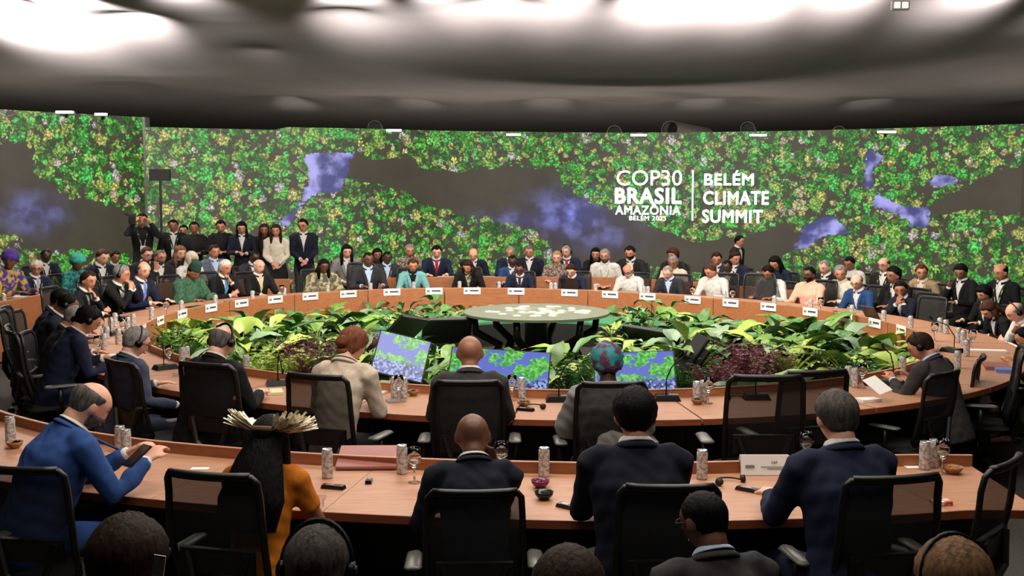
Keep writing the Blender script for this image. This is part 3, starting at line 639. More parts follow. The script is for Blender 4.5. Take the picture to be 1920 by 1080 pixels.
def posebody(kind,lean,side,hy,hp,arms,style,near):
    if not near: hy=round(hy/18)*18; hp=[6,14,24][0 if hp<9 else 1 if hp<19 else 2]; lean=[4,14,18][0 if lean<9 else 1 if lean<17 else 2] if kind=='sit' else 3; arms={'phone':'raise','narrow':'table'}.get(arms,arms)
    key=(kind,lean,side,hy,hp,arms,style,near)
    if key in PCACHE: return PCACHE[key]
    L=math.radians(lean); Sd=math.radians(side); sit=kind=='sit'
    P=V3(0,0,.56) if sit else V3(0,0,.93); d=nrm(V3(math.sin(Sd),math.sin(L),math.cos(L)*math.cos(Sd))); X=nrm(V3(1,0,0)-d*d[0]); Fd=np.cross(d,X); Fd=Fd if Fd[1]>0 else -Fd
    X=nrm(np.cross(Fd,d)); X=X if X[0]>0 else -X
    sk=.92 if style in('woman','dress','short') else 1.0; robe=style=='robe'; big=style=='big'
    N=P+d*.525+Fd*.02; RH=rotz(math.radians(hy))@rotx(-math.radians(hp)); R0=np.stack([X,Fd,d],1)
    half=rotx(-L*.5); RHW=half@RH
    hc=N+d*.040+Fd*.02+RHW@V3(0,.008,.085)
    sh={s:N-d*.065+X*s*.175*sk+Fd*.005 for s in(-1,1)}
    tz=.79
    T={'table':{1:V3(.16,.44,tz),-1:V3(-.16,.44,tz)},'narrow':{1:V3(.07,.42,tz),-1:V3(-.10,.40,tz)},'lap':{1:V3(.09,.27,.68),-1:V3(-.09,.25,.68)},
       'phone':{1:V3(.07,.40,.88),-1:V3(-.06,.38,.88)},'paper':{1:V3(.13,.46,.86),-1:V3(-.13,.46,.86)},'chin':{1:hc+RHW@V3(.04,.13,-.19),-1:V3(-.04,.40,tz)},
       'chinl':{-1:hc+RHW@V3(-.04,.13,-.19),1:V3(.06,.40,tz)},'clasp':{1:hc+RHW@V3(.05,.16,-.16),-1:hc+RHW@V3(-.05,.16,-.16)},'down':{1:V3(.27,.02,.80),-1:V3(-.27,.02,.80)},
       'belly':{1:V3(.05,.24,1.0),-1:V3(-.05,.24,.98)},'hold':{1:V3(.08,.27,1.14),-1:V3(-.08,.27,1.12)},'camera':{1:hc+V3(.12,.16,-.02),-1:hc+V3(-.13,.2,-.05)},
       'out':{1:V3(.34,.34,.70),-1:V3(-.05,.40,.82)},'raise':{1:V3(.10,.22,.98),-1:V3(-.14,.38,tz)},'wide':{1:V3(.38,.28,.80),-1:V3(-.30,.36,tz)},'reach':{1:V3(.20,.50,.86),-1:V3(-.02,.50,.86)}}[arms]
    J={}
    for s in(-1,1):
        E,W=ik(sh[s],T[s],.285,.25,V3(s*.55,-.25,-1.) if arms not in('chin','chinl','clasp') else V3(s*.45,.3,-1.)); J[s]=(sh[s],E,W)
    B=MB()
    sec=[(-.10,.14,.10),(0,.16,.115),(.12,.145,.105),(.25,.155,.11),(.36,.165,.11),(.44,.15,.09),(.49,.095,.066),(.53,.060,.058),(.57,.054,.056)]
    fx=lambda t:P+d*t+Fd*(.015*ss(.2,.5,t))
    B.tube([fx(t) for t,a,b in sec]+[hc+RHW@V3(0,-.015,-.03)],[(a*sk,b) for t,a,b in sec]+[(.055,.06)],20,side=X)
    D,hf=sph(30,24); B.add(head_surface(D)@RHW.T+hc,hf)
    for s in(-1,1): B.ell(hc+RHW@V3(s*.081,-.008,-.008),(.012,.021,.034),8,8,RHW@rotz(-s*.35))
    for s in(-1,1):
        S_,E,W=J[s]; dd=nrm(W-E)
        B.tube([S_-X*s*.06,S_,S_*.6+E*.4,E,E*.5+W*.5,W],[.05,.054,.046,.038,.036,.026],12)
        hd=dd.copy(); up=V3(0,0,1)
        if arms in('chin','chinl','clasp'): hd=nrm(dd+RHW@V3(0,-.3,.3)); up=RHW@V3(s*.9,.6,0)
        elif arms=='down': up=V3(s,0,0)
        elif T[s][2]<.85 and sit: hd=nrm(dd*V3(1,1,.25))
        hand(B,W,hd,up,s,.55 if arms in('chin','clasp','phone','paper','hold','camera','chinl','reach') else .25)
    lg={}
    for s in(-1,1):
        if sit: hp_,kn,an=P+V3(s*.09,.0,-.03),V3(s*.12,.43,.49),V3(s*.12,.42,.09)
        else: hp_,kn,an=P+V3(s*.085,0,-.04),V3(s*.10,.02,.50),V3(s*.10,0,.09)
        lg[s]=(hp_,kn,an); B.tube([hp_,hp_*.5+kn*.5,kn,kn*.6+an*.4,an],[.085,.07,.052,.05,.034],12)
        B.tube([an-V3(0,.05,.03),an+V3(0,.04,-.03),an+V3(0,.15,-.06)],[(.035,.03),(.042,.035),(.038,.02)],8,side=(1,0,0))
    bv,bf,bn=remesh(B,.0112 if near else .0142,2 if near else 1)
    body=bpy.data.meshes.new('body'); body.from_pydata(bv.tolist(),[],bf.tolist()); body.materials.append(None); body.shade_smooth(); body.update()
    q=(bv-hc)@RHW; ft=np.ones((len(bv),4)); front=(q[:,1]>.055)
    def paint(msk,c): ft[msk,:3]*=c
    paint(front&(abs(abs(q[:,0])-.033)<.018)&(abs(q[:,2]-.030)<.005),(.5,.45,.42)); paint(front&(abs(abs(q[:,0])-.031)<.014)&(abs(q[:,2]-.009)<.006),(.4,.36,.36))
    paint(front&(abs(q[:,0])<.024)&(abs(q[:,2]+.059)<.007),(.75,.42,.42))
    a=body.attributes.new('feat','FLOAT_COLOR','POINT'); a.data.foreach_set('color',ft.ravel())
    # upper clothing
    C=MB(); inf=.013; wide=1.28 if robe else 1.0
    secs=[(-.16,.165,.125),(-.08,.175,.13),(.02,.17,.125),(.12,.158,.118),(.25,.17,.125),(.36,.185,.125),(.435,.172,.105),(.485,.125,.082),(.515,.086,.074),(.538,.071,.070)]
    if style in('woman','dress'): secs=[(t,a*(.95 if t>0 else 1.0),b*(1.08 if .2<t<.4 else 1)) for t,a,b in secs]
    if big: secs=[(t,a*1.1,b*1.22 if t<.4 else b*1.05) for t,a,b in secs]
    if robe: secs=[(t,a*(1.2 if t<.4 else 1.1),b*(1.3 if t<.4 else 1.12)) for t,a,b in secs]
    if not sit: secs=[(-.22,.168,.125)]+secs
    C.tube([fx(t) for t,a,b in secs],[(a*sk,b) for t,a,b in secs],24,side=X)
    shrt=style=='short'
    for s in(-1,1):
        S_,E,W=J[s]; Wc=W-nrm(W-E)*.012
        pts=[S_-X*s*.10+d*.01,S_-X*s*.02+d*.006,S_*.97+E*.03+X*s*.012,S_*.6+E*.4,E,E*.5+W*.5,Wc]; rd=[.055,.066,.066,.060,.052,.047,.036]
        if robe: rd=[.07,.08,.085,.09,.10,.10,.09]
        if shrt: pts=pts[:4]+[S_*.3+E*.7]; rd=[.055,.066,.066,.060,.058]
        C.tube(pts,rd,14)
    v,f,nn=remesh(C,.0135 if near else .0165,3 if near else 2)
    # wrinkles: gentle cloth relief
    wr=np.sin(v[:,2]*55+np.sin(v[:,0]*23)*2+v[:,1]*31)*np.sin(v[:,0]*38+v[:,2]*17)*.0032; v=v+nn*wr[:,None]*(1.6 if robe else 1)
    cf=v[f].mean(1); rel=cf-P; t=rel@d; w_=rel@Fd; u=rel@X; r2=np.hypot(u,w_-.015)
    Vw=np.clip((t-.20)/.30,0,1)*.070; vee=(w_>.02)&(w_<.2)&(t>.20)&(abs(u)<Vw)&(t<.56)
    collar=(t>.60); cuff=np.zeros(len(cf),bool)
    for s in(-1,1):
        S_,E,W=J[s]; dd=nrm(W-E); al=(cf-W)@dd; rr=0
    tie=vee&(abs(u)<.020+.012*np.clip((.4-t)/.2,0,1))&(t<.505)
    sets={'suit':(vee|collar|cuff)}
    R={'body':body,'P':P,'d':d,'F':Fd,'X':X,'hc':hc,'RH':RHW,'J':J,'N':N}
    # collar, lapels and cuffs are clean strips
    def surf(uu,tt):
        k=np.argmin((((v-P)@X)-uu)**2+(((v-P)@d)-tt)**2+1e3*(((v-P)@Fd)<.02)); return P+X*uu+d*tt+Fd*(((v-P)@Fd)[k])
    ring_=lambda tt,ra,rb,fw,dz:[P+d*(tt-dz*math.sin(a_))+X*math.cos(a_)*ra+Fd*(math.sin(a_)*rb+fw) for a_ in np.linspace(PI*.5+.32,PI*2.5-.32,18)]
    CO=MB(); CO.tube(ring_(.545,.067,.066,.03,.022),[(.005,.019)]*18,8,side=None)
    for s in(-1,1):
        S_,E,W=J[s]; dd=nrm(W-E)
        if not shrt: CO.tube([W-dd*.03,W-dd*.022,W+dd*.002],[.030,.0335,.032],14)
    LA=MB(); LA.tube(ring_(.520,.082,.075,.02,.02),[(.010,.018)]*18,8)
    for s in(-1,1):
        q_=[surf(s*max(.004,.078*(tt-.2)/.3),tt)+Fd*.004 for tt in (.20,.26,.33,.40,.46)]+[P+d*.512+X*s*.074+Fd*.05]
        LA.tube([a_+X*s*.012 for a_ in q_],[(.012,.004),(.022,.005),(.028,.005),(.030,.006),(.026,.006),(.014,.008)],8,side=X)
    def plus(name,keep,off,ex_):
        q=f[keep]; ids,inv=np.unique(q,return_inverse=True); m_=MB().add(v[ids]+nn[ids]*off,[tuple(z_) for z_ in inv.reshape(-1,4).tolist()])
        for vv_,n_ in zip(ex_.v,range(len(ex_.v))): pass
        m_.add(np.concatenate(ex_.v),ex_.f); me_=m_.mesh(name,[],True); me_.materials.append(None); return me_
    R['jacket']=plus('jacket',~(vee|collar|cuff),.003,LA); R['shirt']=plus('shirt',(vee|collar|cuff),-.003,CO)
    R['tie']=submesh('tie',v,f,tie,.004,nn); R['whole']=plus('top',np.ones(len(f),bool),0,CO if style in('man','big') else MB().tube(ring_(.525,.072,.07,.02,.01),[(.006,.010)]*18,6))
    band=vee&(abs(u)<.010)&(t<.47); R['placket']=submesh('placket',v,f,(w_>.05)&(w_<.2)&(abs(u)<.011)&(t>-.05)&(t<.46),.003,nn)
    T_=MB()
    if style in('dress','short') or robe:
        if sit: T_.tube([P+V3(0,-.05,-.08),P+V3(0,.15,-.04),V3(0,.40,.48),V3(0,.48,.42),V3(0,.47,.15)],[(.2,.11),(.21,.11),(.22,.10),(.22,.10),(.24,.08)],16,side=(1,0,0))
        else: T_.tube([P+V3(0,0,.0),P-V3(0,0,.15),P-V3(0,0,.5),P-V3(0,0,.75)],[(.17,.12),(.2,.15),(.21,.16),(.24,.2)],16,side=(1,0,0))
    for s in(-1,1):
        a,b,c=lg[s]; T_.tube([a,a*.5+b*.5,b,b*.6+c*.4,c+V3(0,0,.01)],[.10,.086,.07,.065,.058],12)
    T_.tube([P+V3(0,0,-.11),P+V3(0,0,-.04),P+V3(0,0,.06)],[(.15,.11),(.172,.125),(.16,.115)],14,side=(1,0,0))
    tv,tf,tn=remesh(T_,.03,2); R['trousers']=submesh('trousers',tv,tf,np.ones(len(tf),bool),0,tn)
    PCACHE[key]=R; return R
# hair and headgear, in head space
def cap_shell(name,mask,thick,noise=0,n=40,m=28,curl=1,bot=-.008):
    D,f=sph(n,m); S=head_surface(D); k=np.clip(mask(D),0,1)
    rnd=np.sin(D[:,0]*31*curl+D[:,2]*17*curl)*np.sin(D[:,1]*29*curl+D[:,2]*11*curl+1)+.5*np.sin(D[:,0]*67*curl)*np.sin(D[:,1]*61*curl+D[:,2]*53*curl)
    off=(thick*(1+.0*rnd)+noise*rnd)*k+bot*(1-k); Pn=S+D*off[:,None]; f=np.array(f); kk=k[f].max(1)>.01; f=f[kk]
    ids,inv=np.unique(f,return_inverse=True); mb=MB().add(Pn[ids],[tuple(q) for q in inv.reshape(-1,4)]); return mb
def hairline(D,front=.60,back=-.66,side=-.16,rec=0):
    ang=np.arctan2(D[:,1],abs(D[:,0])+1e-6)/(PI/2); line=np.interp(ang,[-1,-.35,.0,.18,.45,1],[back,back+.12,side,side+.36,front-.06,front])
    if rec: line=line+rec*np.exp(-((abs(D[:,0])-.45)/.18)**2)*(D[:,1]>0)
    return ss(-.02,.20,D[:,2]-line)
def ring_only(D): return hairline(D)*(1-ss(.42,.60,D[:,2]+.15*D[:,1]))
HC={}
def hairmesh(st):
    if st in HC: return HC[st]
    if st=='short': mb=cap_shell('h',lambda D:hairline(D,rec=.1),.013,.0022)
    elif st=='crop': mb=cap_shell('h',lambda D:hairline(D,rec=.15),.004,.0005)
    elif st=='thick': mb=cap_shell('h',lambda D:hairline(D,front=.62),.017,.004)
    elif st=='curly': mb=cap_shell('h',lambda D:hairline(D,front=.50,side=-.3,back=-.7),.032,.0035,56,40,2.6)
    elif st=='ring': mb=cap_shell('h',ring_only,.009,.001)
    elif st=='thin': mb=cap_shell('h',lambda D:hairline(D,rec=.2,front=.62)*(1-.75*np.exp(-(D[:,0]**2+(D[:,1]+.15)**2)/.12)*(D[:,2]>0)),.008,.001)
    elif st in('long','verylong','wavy','bun','pony'):
        mb=cap_shell('h',lambda D:hairline(D,front=.58,side=-.35,back=-.9),.018,.002)
        if st=='bun': mb.ell((0,-.105,-.02),(.045,.038,.045),12,10); mb.tube([V3(0,-.08,-.06),V3(0,-.06,-.10)],[(.05,.03),(.03,.02)],10,side=(1,0,0))
        elif st=='pony': mb.tube([V3(0,-.09,.02),V3(0,-.135,.0),V3(0,-.13,-.10),V3(0,-.11,-.22)],[(.02,.02),(.03,.028),(.035,.025),(.01,.01)],10,side=(1,0,0))
        else:
            dn={'long':-.27,'wavy':-.22,'verylong':-.47}[st]; wv=.012 if st=='wavy' else .003; fw=.0 if st!='verylong' else -.03
            mb.tube([V3(0,-.035,.05),V3(0,-.06,-.03),V3(wv,-.075+fw,-.11),V3(-wv,-.085+fw*2,dn*.6-.03),V3(wv,-.085+fw*3,dn)],[(.075,.05),(.092,.052),(.10,.05),(.11,.045),(.085,.02)] if st!='verylong' else [(.075,.05),(.095,.055),(.125,.06),(.18,.055),(.155,.03)],20,side=(1,0,0))
            for s in(-1,1): mb.tube([V3(s*.075,0,.03),V3(s*.088,.01,-.05),V3(s*.085,.03,-.13),V3(s*.085,.045,dn*.9)],[(.018,.045),(.022,.04),(.03,.04),(.02,.02)],10,side=(1,0,0))
    me=mb.mesh('hair',mat('x',(.5,.5,.5)),True); me.materials.clear(); me.materials.append(None); HC[st]=me; return me
def beardmesh():
    if 'beard' in HC: return HC['beard']
    mb=cap_shell('b',lambda D:ss(-.22,-.34,D[:,2])*ss(-.05,.2,D[:,1])*(1-.9*np.exp(-(D[:,0]/.25)**2-((D[:,2]+.5)/.07)**2))*1.0+ (np.exp(-(D[:,0]/.3)**2-((D[:,2]+.38)/.06)**2)*(D[:,1]>.3)),.008,.001,44,40,1,-.006)
    me=mb.mesh('beard',mat('x',(.5,.5,.5)),True); me.materials.clear(); me.materials.append(None); HC['beard']=me; return me
def facemesh():
    if 'eyes' in HC: return HC['eyes'],HC['brows'],HC['mouth']
    mb=MB()
    for s in(-1,1): mb.ell((s*.031,.078,.009),(.0125,.0085,.0075),8,6); mb.ell((s*.031,.0845,.009),(.0055,.0035,.0058),6,5,mi=1); mb.tube([V3(s*.017,.082,.012),V3(s*.031,.088,.0175),V3(s*.046,.080,.012)],.0025,4,mi=1)
    HC['eyes']=mb.mesh('eyes',[mat('eye_white',lin((196,188,180)),.3),mat('eye_dark',lin((24,16,13)),.3)],True)
    mb=MB()
    for s in(-1,1): mb.tube([V3(s*.014,.090,.027),V3(s*.030,.091,.033),V3(s*.048,.078,.028)],[(.003,.004),(.0035,.005),(.002,.003)],6)
    HC['brows']=mb.mesh('eyebrows',mat('brow_hair',lin((38,28,24)),.8),True)
    HC['mouth']=MB().tube([V3(-.025,.082,-.060),V3(-.010,.0955,-.057),V3(0,.098,-.058),V3(.010,.0955,-.057),V3(.025,.082,-.060)],[(.002,.002),(.004,.006),(.004,.006),(.004,.006),(.002,.002)],6).mesh('lips',mat('lip',lin((128,64,58)),.5),True)
    return HC['eyes'],HC['brows'],HC['mouth']
def glassesmesh():
    if 'gl' in HC: return HC['gl']
    mb=MB()
    for s in(-1,1):
        mb.tube([V3(s*.032+.024*math.cos(a),.100,.008+.018*math.sin(a)) for a in np.linspace(0,2*PI,12,endpoint=False)],.0028,5,closed=True); mb.tube([V3(s*.056,.098,.012),V3(s*.078,.06,.01),V3(s*.08,-.01,.008)],.0028,5)
    mb.tube([V3(-.009,.104,.01),V3(.009,.104,.01)],.0028,5); HC['gl']=mb.mesh('glasses',black,True); return HC['gl']
def headsetmesh():
    if 'hs' in HC: return HC['hs']
    mb=MB(); mb.tube([V3(math.cos(a)*.097,-.012,math.sin(a)*.128+.004) for a in np.linspace(-.05,PI+.05,16)],[(.006,.010)]*16,6,side=(0,1,0))
    for s in(-1,1): mb.tube([V3(s*.083,-.008,-.004),V3(s*.105,-.008,-.004)],.030,12); mb.tube([V3(s*.105,-.008,-.004),V3(s*.111,-.008,-.004)],.018,10)
    HC['hs']=mb.mesh('headset',blackm,True); return HC['hs']
def wrapmesh(st):
    if st in HC: return HC[st]
    mb=MB(); D,f=sph(40,26)
    if st=='turban':
        k=ss(-.05,.1,D[:,2]-np.interp(D[:,1],[-1,0,1],[-.5,-.1,.35])); S=head_surface(D); rid=.006*np.sin(D[:,2]*22+D[:,0]*9)
        Q=S+D*((.034+rid)*k-.01*(1-k))[:,None]; Q[:,2]+=.02*k*(D[:,2]>0)
    elif st=='kufi':
        k=ss(0,.06,D[:,2]-.42); S=head_surface(D); Q=S+D*((.012)*k-.008*(1-k))[:,None]; top=D[:,2]>.42; Q[top,2]=np.where(D[top,2]>.75,.155,np.maximum(Q[top,2],Q[top,2])); Q[:,2]+=.02*ss(.5,.7,D[:,2])
        Q[:,0]*=1+.25*ss(.55,.9,D[:,2])*(D[:,2]<.97); Q[:,1]*=1+.2*ss(.55,.9,D[:,2])*(D[:,2]<.97)
    elif st=='scarf':
        ang=D[:,1]; k=ss(-.05,.1,np.where(D[:,1]>.3,D[:,2]-.55,1)); k=np.where((D[:,1]>.3)&(abs(D[:,0])>.62),1,k); S=head_surface(D); Q=S+D*((.022)*k-.008*(1-k))[:,None]
    mb.add(Q,f)
    if st=='scarf': mb.tube([V3(0,-.03,-.05),V3(0,-.03,-.14),V3(0,.0,-.22)],[(.085,.09),(.10,.09),(.17,.11)],18,side=(1,0,0))
    me=mb.mesh('head_wrap',mat('x',(.5,.5,.5)),True); me.materials.clear(); me.materials.append(None); HC[st]=me; return me
def skinmat(name,c):
    if name in MATS: return MATS[name]
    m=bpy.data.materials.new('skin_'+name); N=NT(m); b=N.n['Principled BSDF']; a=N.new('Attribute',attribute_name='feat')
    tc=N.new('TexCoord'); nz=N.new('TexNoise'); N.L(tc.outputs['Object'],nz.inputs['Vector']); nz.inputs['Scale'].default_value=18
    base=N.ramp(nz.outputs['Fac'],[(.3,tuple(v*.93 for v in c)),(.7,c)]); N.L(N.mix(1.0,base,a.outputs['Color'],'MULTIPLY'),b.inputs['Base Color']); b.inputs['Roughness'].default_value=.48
    MATS[name]=m; return m
SK={'l':skinmat('light',lin((222,166,140))),'t':skinmat('tan',lin((192,132,102))),'m':skinmat('medium',lin((150,98,72))),'b':skinmat('brown',lin((104,66,48))),'d':skinmat('dark',lin((70,46,36)))}
PAL={'navy':(24,30,52),'dnavy':(17,21,34),'blue':(44,72,128),'char':(42,42,46),'black':(17,17,19),'dgrey':(52,50,50),'greyblue':(62,66,86),'beige':(196,178,158),'white':(205,201,195),'ltblue':(176,196,222),
 'teal':(112,166,166),'pink':(232,168,144),'green':(46,84,58),'grey':(124,122,120),'cream':(206,196,176),'brown':(70,50,40),'orange':(198,112,28),'tan':(150,128,98),'midblue':(34,62,104),'steel':(84,92,112),'purple':(80,52,130),'dark':(28,26,26),'red':(150,28,34),
 'sky':(88,150,190),'gold':(196,178,120),'tblue':(110,130,190),'dgreen':(30,60,48),'aqua':(60,160,140),'silver':(160,160,165)}
HP={'black':(10,9,9),'dbrown':(42,28,20),'brown':(66,42,30),'auburn':(108,62,42),'grey':(128,122,116),'white':(206,200,192),'salt':(88,82,78),'blond':(150,118,80),'ltbrown':(112,84,58),'dgrey':(70,64,60)}
def cloth(c,var=.12,**k): return mat('cloth_'+c,lin(PAL[c]),.85,var=var,scale=26,bump=.15,spec=.22,**k)
def hairm(c): return mat('hair_'+c,lin(HP[c]),.62,var=.42,scale=60,stretch=(1,1,.22),bump=.8,spec=.1)
PATM={'floral':mat('cloth_floral',lin((166,150,104)),.85,var=.5,scale=16,col2=lin((70,74,66))),'leopard':mat('cloth_flecked',lin((150,134,118)),.85,var=.5,scale=34,col2=lin((72,62,58))),'teali':mat('cloth_teal_print',lin((34,128,112)),.85,var=.5,scale=20,col2=lin((26,62,76))),
 'purpleg':mat('cloth_purple_gold',lin((176,148,60)),.85,var=.5,scale=14,col2=lin((70,44,120))),'turb':mat('cloth_teal_pink',lin((28,124,128)),.7,var=.5,scale=17,col2=lin((84,36,64))),'greenemb':mat('cloth_green_embroidered',lin((56,98,68)),.85,var=.5,scale=40,col2=lin((38,74,52)))}
def CM(c): return PATM[c] if c in PATM else cloth(c)
def setm(o,m):
    o.material_slots[0].link='OBJECT'; o.material_slots[0].material=m
def hchild(name,me,par,R,m=None,**kw):
    o=link(name,me,par,**kw); M=Matrix(R['RH'].tolist()).to_4x4(); M.translation=Vector(R['hc'].tolist()); o.matrix_local=M
    if m is not None: setm(o,m)
    return o
def person(px,top,label,where='r1',hd=None,z0=None,fit='suit',col='navy',shirt='white',tie=None,trs=None,skin='l',hair='short',hc='dbrown',kind='sit',lean=14,side=0,hy=0,hp=8,arms='table',ex='',near=False,face=None,dyaw=0,style=None,chairlab=None,sc=None,cgroup=None,nochair=False):
    if style is None: style='woman' if fit=='wsuit' else 'dress' if fit=='dress' else 'robe' if fit=='robe' else 'man'
    R=posebody(kind,lean,side,hy,hp,arms,style,near); h=R['hc']; topl=h[2]+.125+(.02 if hair in('curly','thick') else .0)
    if sc is None: s=1.0
    else: s=sc
    def place(x,y,rz,s): 
        c,si=math.cos(rz),math.sin(rz); return x+s*(c*h[0]-si*h[1]), y+s*(si*h[0]+c*h[1])
    if where in('r1','r2'):
        off=1.28 if where=='r1' else float(np.interp(px,[0,400,600,960,1500],[3.75,3.7,3.3,3.2,2.95]))
        best=None
        rng_=np.linspace(.02 if where=='r1' else -.12,PI+(.25 if where=='r1' else .1),500)
        for t in rng_:
            p,n=ringpt(float(t),off); rz=math.atan2(n[0],-n[1])+math.radians(dyaw); hx,hy_=place(p[0],p[1],rz,1)
            q=pr(hx,hy_,1.2)[0]
            if best is None or abs(q-px)<best[0]: best=(abs(q-px),p[0],p[1],rz,hx,hy_)
        _,x,y,rz,hx,hyy=best; zt=zat(top,hyy)
        if sc is None: s=min(1.08,max(.84,zt/topl))
    else:
        Y=hd; X=xat(px,Y,1.2); zt=zat(top,Y)
        if sc is None: s=min(1.12,max(.84,zt/topl))
        if face is None: rz=math.atan2(-(CX-X),(CY-Y))
        else: rz=math.radians(face)
        rz+=math.radians(dyaw); c,si=math.cos(rz),math.sin(rz); x=X-s*(c*h[0]-si*h[1]); y=Y-s*(si*h[0]+c*h[1])
    if abs(zt/topl-s)>.02: print('CLAMP',label[:40],round(zt/topl,2))
    p=link('person',R['body'],None,(x,y,0),rz,s); setm(p,SK[skin]); tag(p,label,'person')
    if fit in('suit','wsuit','open'):
        setm(link('jacket',R['jacket'],p),CM(col)); setm(link('shirt',R['shirt'],p),CM(shirt))
        if tie: setm(link('tie',R['tie'],p),CM(tie))
    else:
        o=link('robe' if fit=='robe' else 'dress' if fit=='dress' else 'shirt',R['whole'],p); setm(o,CM(col))
        if fit=='shirt': setm(link('placket',R['placket'],p),CM(col))
    setm(link('skirt' if fit in('dress','robe') else 'trousers',R['trousers'],p),CM(trs or (col if fit in('suit','open','robe','dress') else 'black')))
    if hair: hchild('hair',hairmesh(hair),p,R,hairm(hc))
    for nm_,me_ in zip(('eyes','eyebrows','lips'),facemesh()): hchild(nm_,me_,p,R)
    if 'beard' in ex: hchild('beard',beardmesh(),p,R,hairm('white' if 'wbeard' in ex else 'salt' if 'gbeard' in ex else hc))
    if 'glasses' in ex: hchild('glasses',glassesmesh(),p,R)
    if 'headset' in ex: hchild('headset',headsetmesh(),p,R)
    for k,cc in (('turban',None),('kufi',None),('scarf',None)):
        if k in ex: hchild('cap' if k=='kufi' else 'head_wrap',wrapmesh(k),p,R,CM(ex.split(k+'=')[1].split()[0]))
    if 'badge' in ex:
        P_,d,Fd,X_=R['P'],R['d'],R['F'],R['X']; m=MB(); g=lambda u,t,w:P_+X_*u+d*t+Fd*w
        m.tube([g(-.075,.47,.0),g(-.07,.42,.12),g(-.02,.22,.152)],[(.008,.003)]*3,6,side=X_); m.tube([g(.075,.47,.0),g(.07,.42,.12),g(.02,.22,.152)],[(.008,.003)]*3,6,side=X_)
        o=m.build('lanyard',mat('lanyard_strap',lin((150,160,120)),.7),p); MB().box(g(0,.16,.158),(.09,.13,.004),np.stack([X_,d,Fd],1)).build('badge_card',mat('badge_paper',lin((226,222,226)),.5),o)
    if kind=='sit' and not nochair:
        fx_=x+math.sin(rz)*.0; chair(x,y,rz,chairlab or (' '.join(('black office chair of the '+label.replace(',','')).split()[:16])),cgroup or 'office chairs in use',near,min(s,1.05) if where=='r1' or near else .9*min(s,1.05))
    return p,R,s
# ---------------------------------------------------------------- everybody in the photograph
Pn=person
# first row, far side of the ring, left to right
L1=[
(165,507,'dark-haired man with green tie resting his chin on his fist, left of the ring',dict(col='black',tie='dgreen',skin='t',arms='chinl',hy=-18,hp=8)),
(226,493,'grey-haired man in black suit, hand at his mouth, next to the chin-resting man',dict(col='black',tie='silver',hair='thick',hc='grey',skin='t',arms='clasp',hy=10,hp=4,ex='headset')),
(267,489,'bald man with headset, navy suit and pale blue tie at the left of the ring',dict(col='navy',tie='tblue',hair='ring',hc='salt',arms='narrow',hy=-10,ex='headset',hp=4)),
(364,494,'man in green embroidered robe and dark green cap looking down',dict(fit='robe',col='greenemb',skin='m',hair='crop',hc='black',hp=24,ex='kufi=dgreen',lean=16)),
(425,484,'white-haired man in black suit with sky-blue tie, hand on chin',dict(col='black',tie='sky',hair='thick',hc='white',skin='t',arms='chinl',hp=4)),
(487,485,'bald white-haired man with long pale gold tie and black suit',dict(col='black',tie='gold',hair='ring',hc='white',arms='table',hp=6,lean=8)),
(606,485,'woman with glasses, grey shawl and floral blouse at the ring',dict(fit='robe',col='floral',skin='b',hair='wavy',hc='black',ex='glasses',hp=8)),
(689,471,'bald black man in charcoal suit and pale open shirt at the ring',dict(fit='open',col='char',shirt='ltblue',skin='b',hair='crop',hc='black',hp=8,style='big')),
(773,484,'woman in teal jacket with short brown hair, looking down',dict(fit='wsuit',col='teal',shirt='black',skin='t',hair='short',hc='brown',hp=16)),
(878,486,'woman in black with long dark hair, looking down at the ring table',dict(fit='wsuit',col='black',shirt='floral',skin='t',hair='long',hc='dbrown',hp=24,hy=-18,lean=18)),
(973,492,'bald black man with glasses, navy suit and dark tie left of the tablet reader',dict(col='navy',tie='char',skin='b',hair='crop',hc='black',ex='glasses',hp=14)),
(1070,492,'man in navy suit bent over a dark tablet, hand at mouth',dict(col='navy',skin='l',hair='thick',hc='dbrown',hp=30,arms='chin',lean=18)),
(1178,494,'bald man with white beard and white embroidered shirt, looking down',dict(fit='shirt',col='white',skin='t',hair='ring',hc='white',ex='wbeard beard glasses',hp=22)),
(1252,497,'grey-haired man in dark suit and pale open shirt, reading',dict(fit='open',col='char',shirt='ltblue',skin='l',hair='thin',hc='grey',hp=22)),
(1331,493,'man in white shirt with dark hair looking down beside the empty far chair',dict(fit='shirt',col='white',skin='t',hair='short',hc='brown',hp=22,hy=-14,arms='narrow')),
(1518,499,'bearded man in salmon pink shirt with dark glasses',dict(fit='shirt',col='pink',skin='b',hair='short',hc='black',ex='beard glasses',hp=4,lean=8,style='big')),
(1604,513,'bald man with glasses in mid-blue suit right of the pink shirt',dict(fit='open',col='midblue',skin='l',hair='ring',hc='salt',ex='glasses',hp=16,hy=22)),
(1688,524,'dark-haired man in dark suit clasping his hands before his mouth',dict(fit='open',col='dnavy',skin='m',hair='thick',hc='black',arms='clasp',hp=6,hy=30,lean=18)),
]
for px,top,lab,kw in L1: Pn(px,top,lab,'r1',cgroup='chairs at the far side of the ring',**kw)
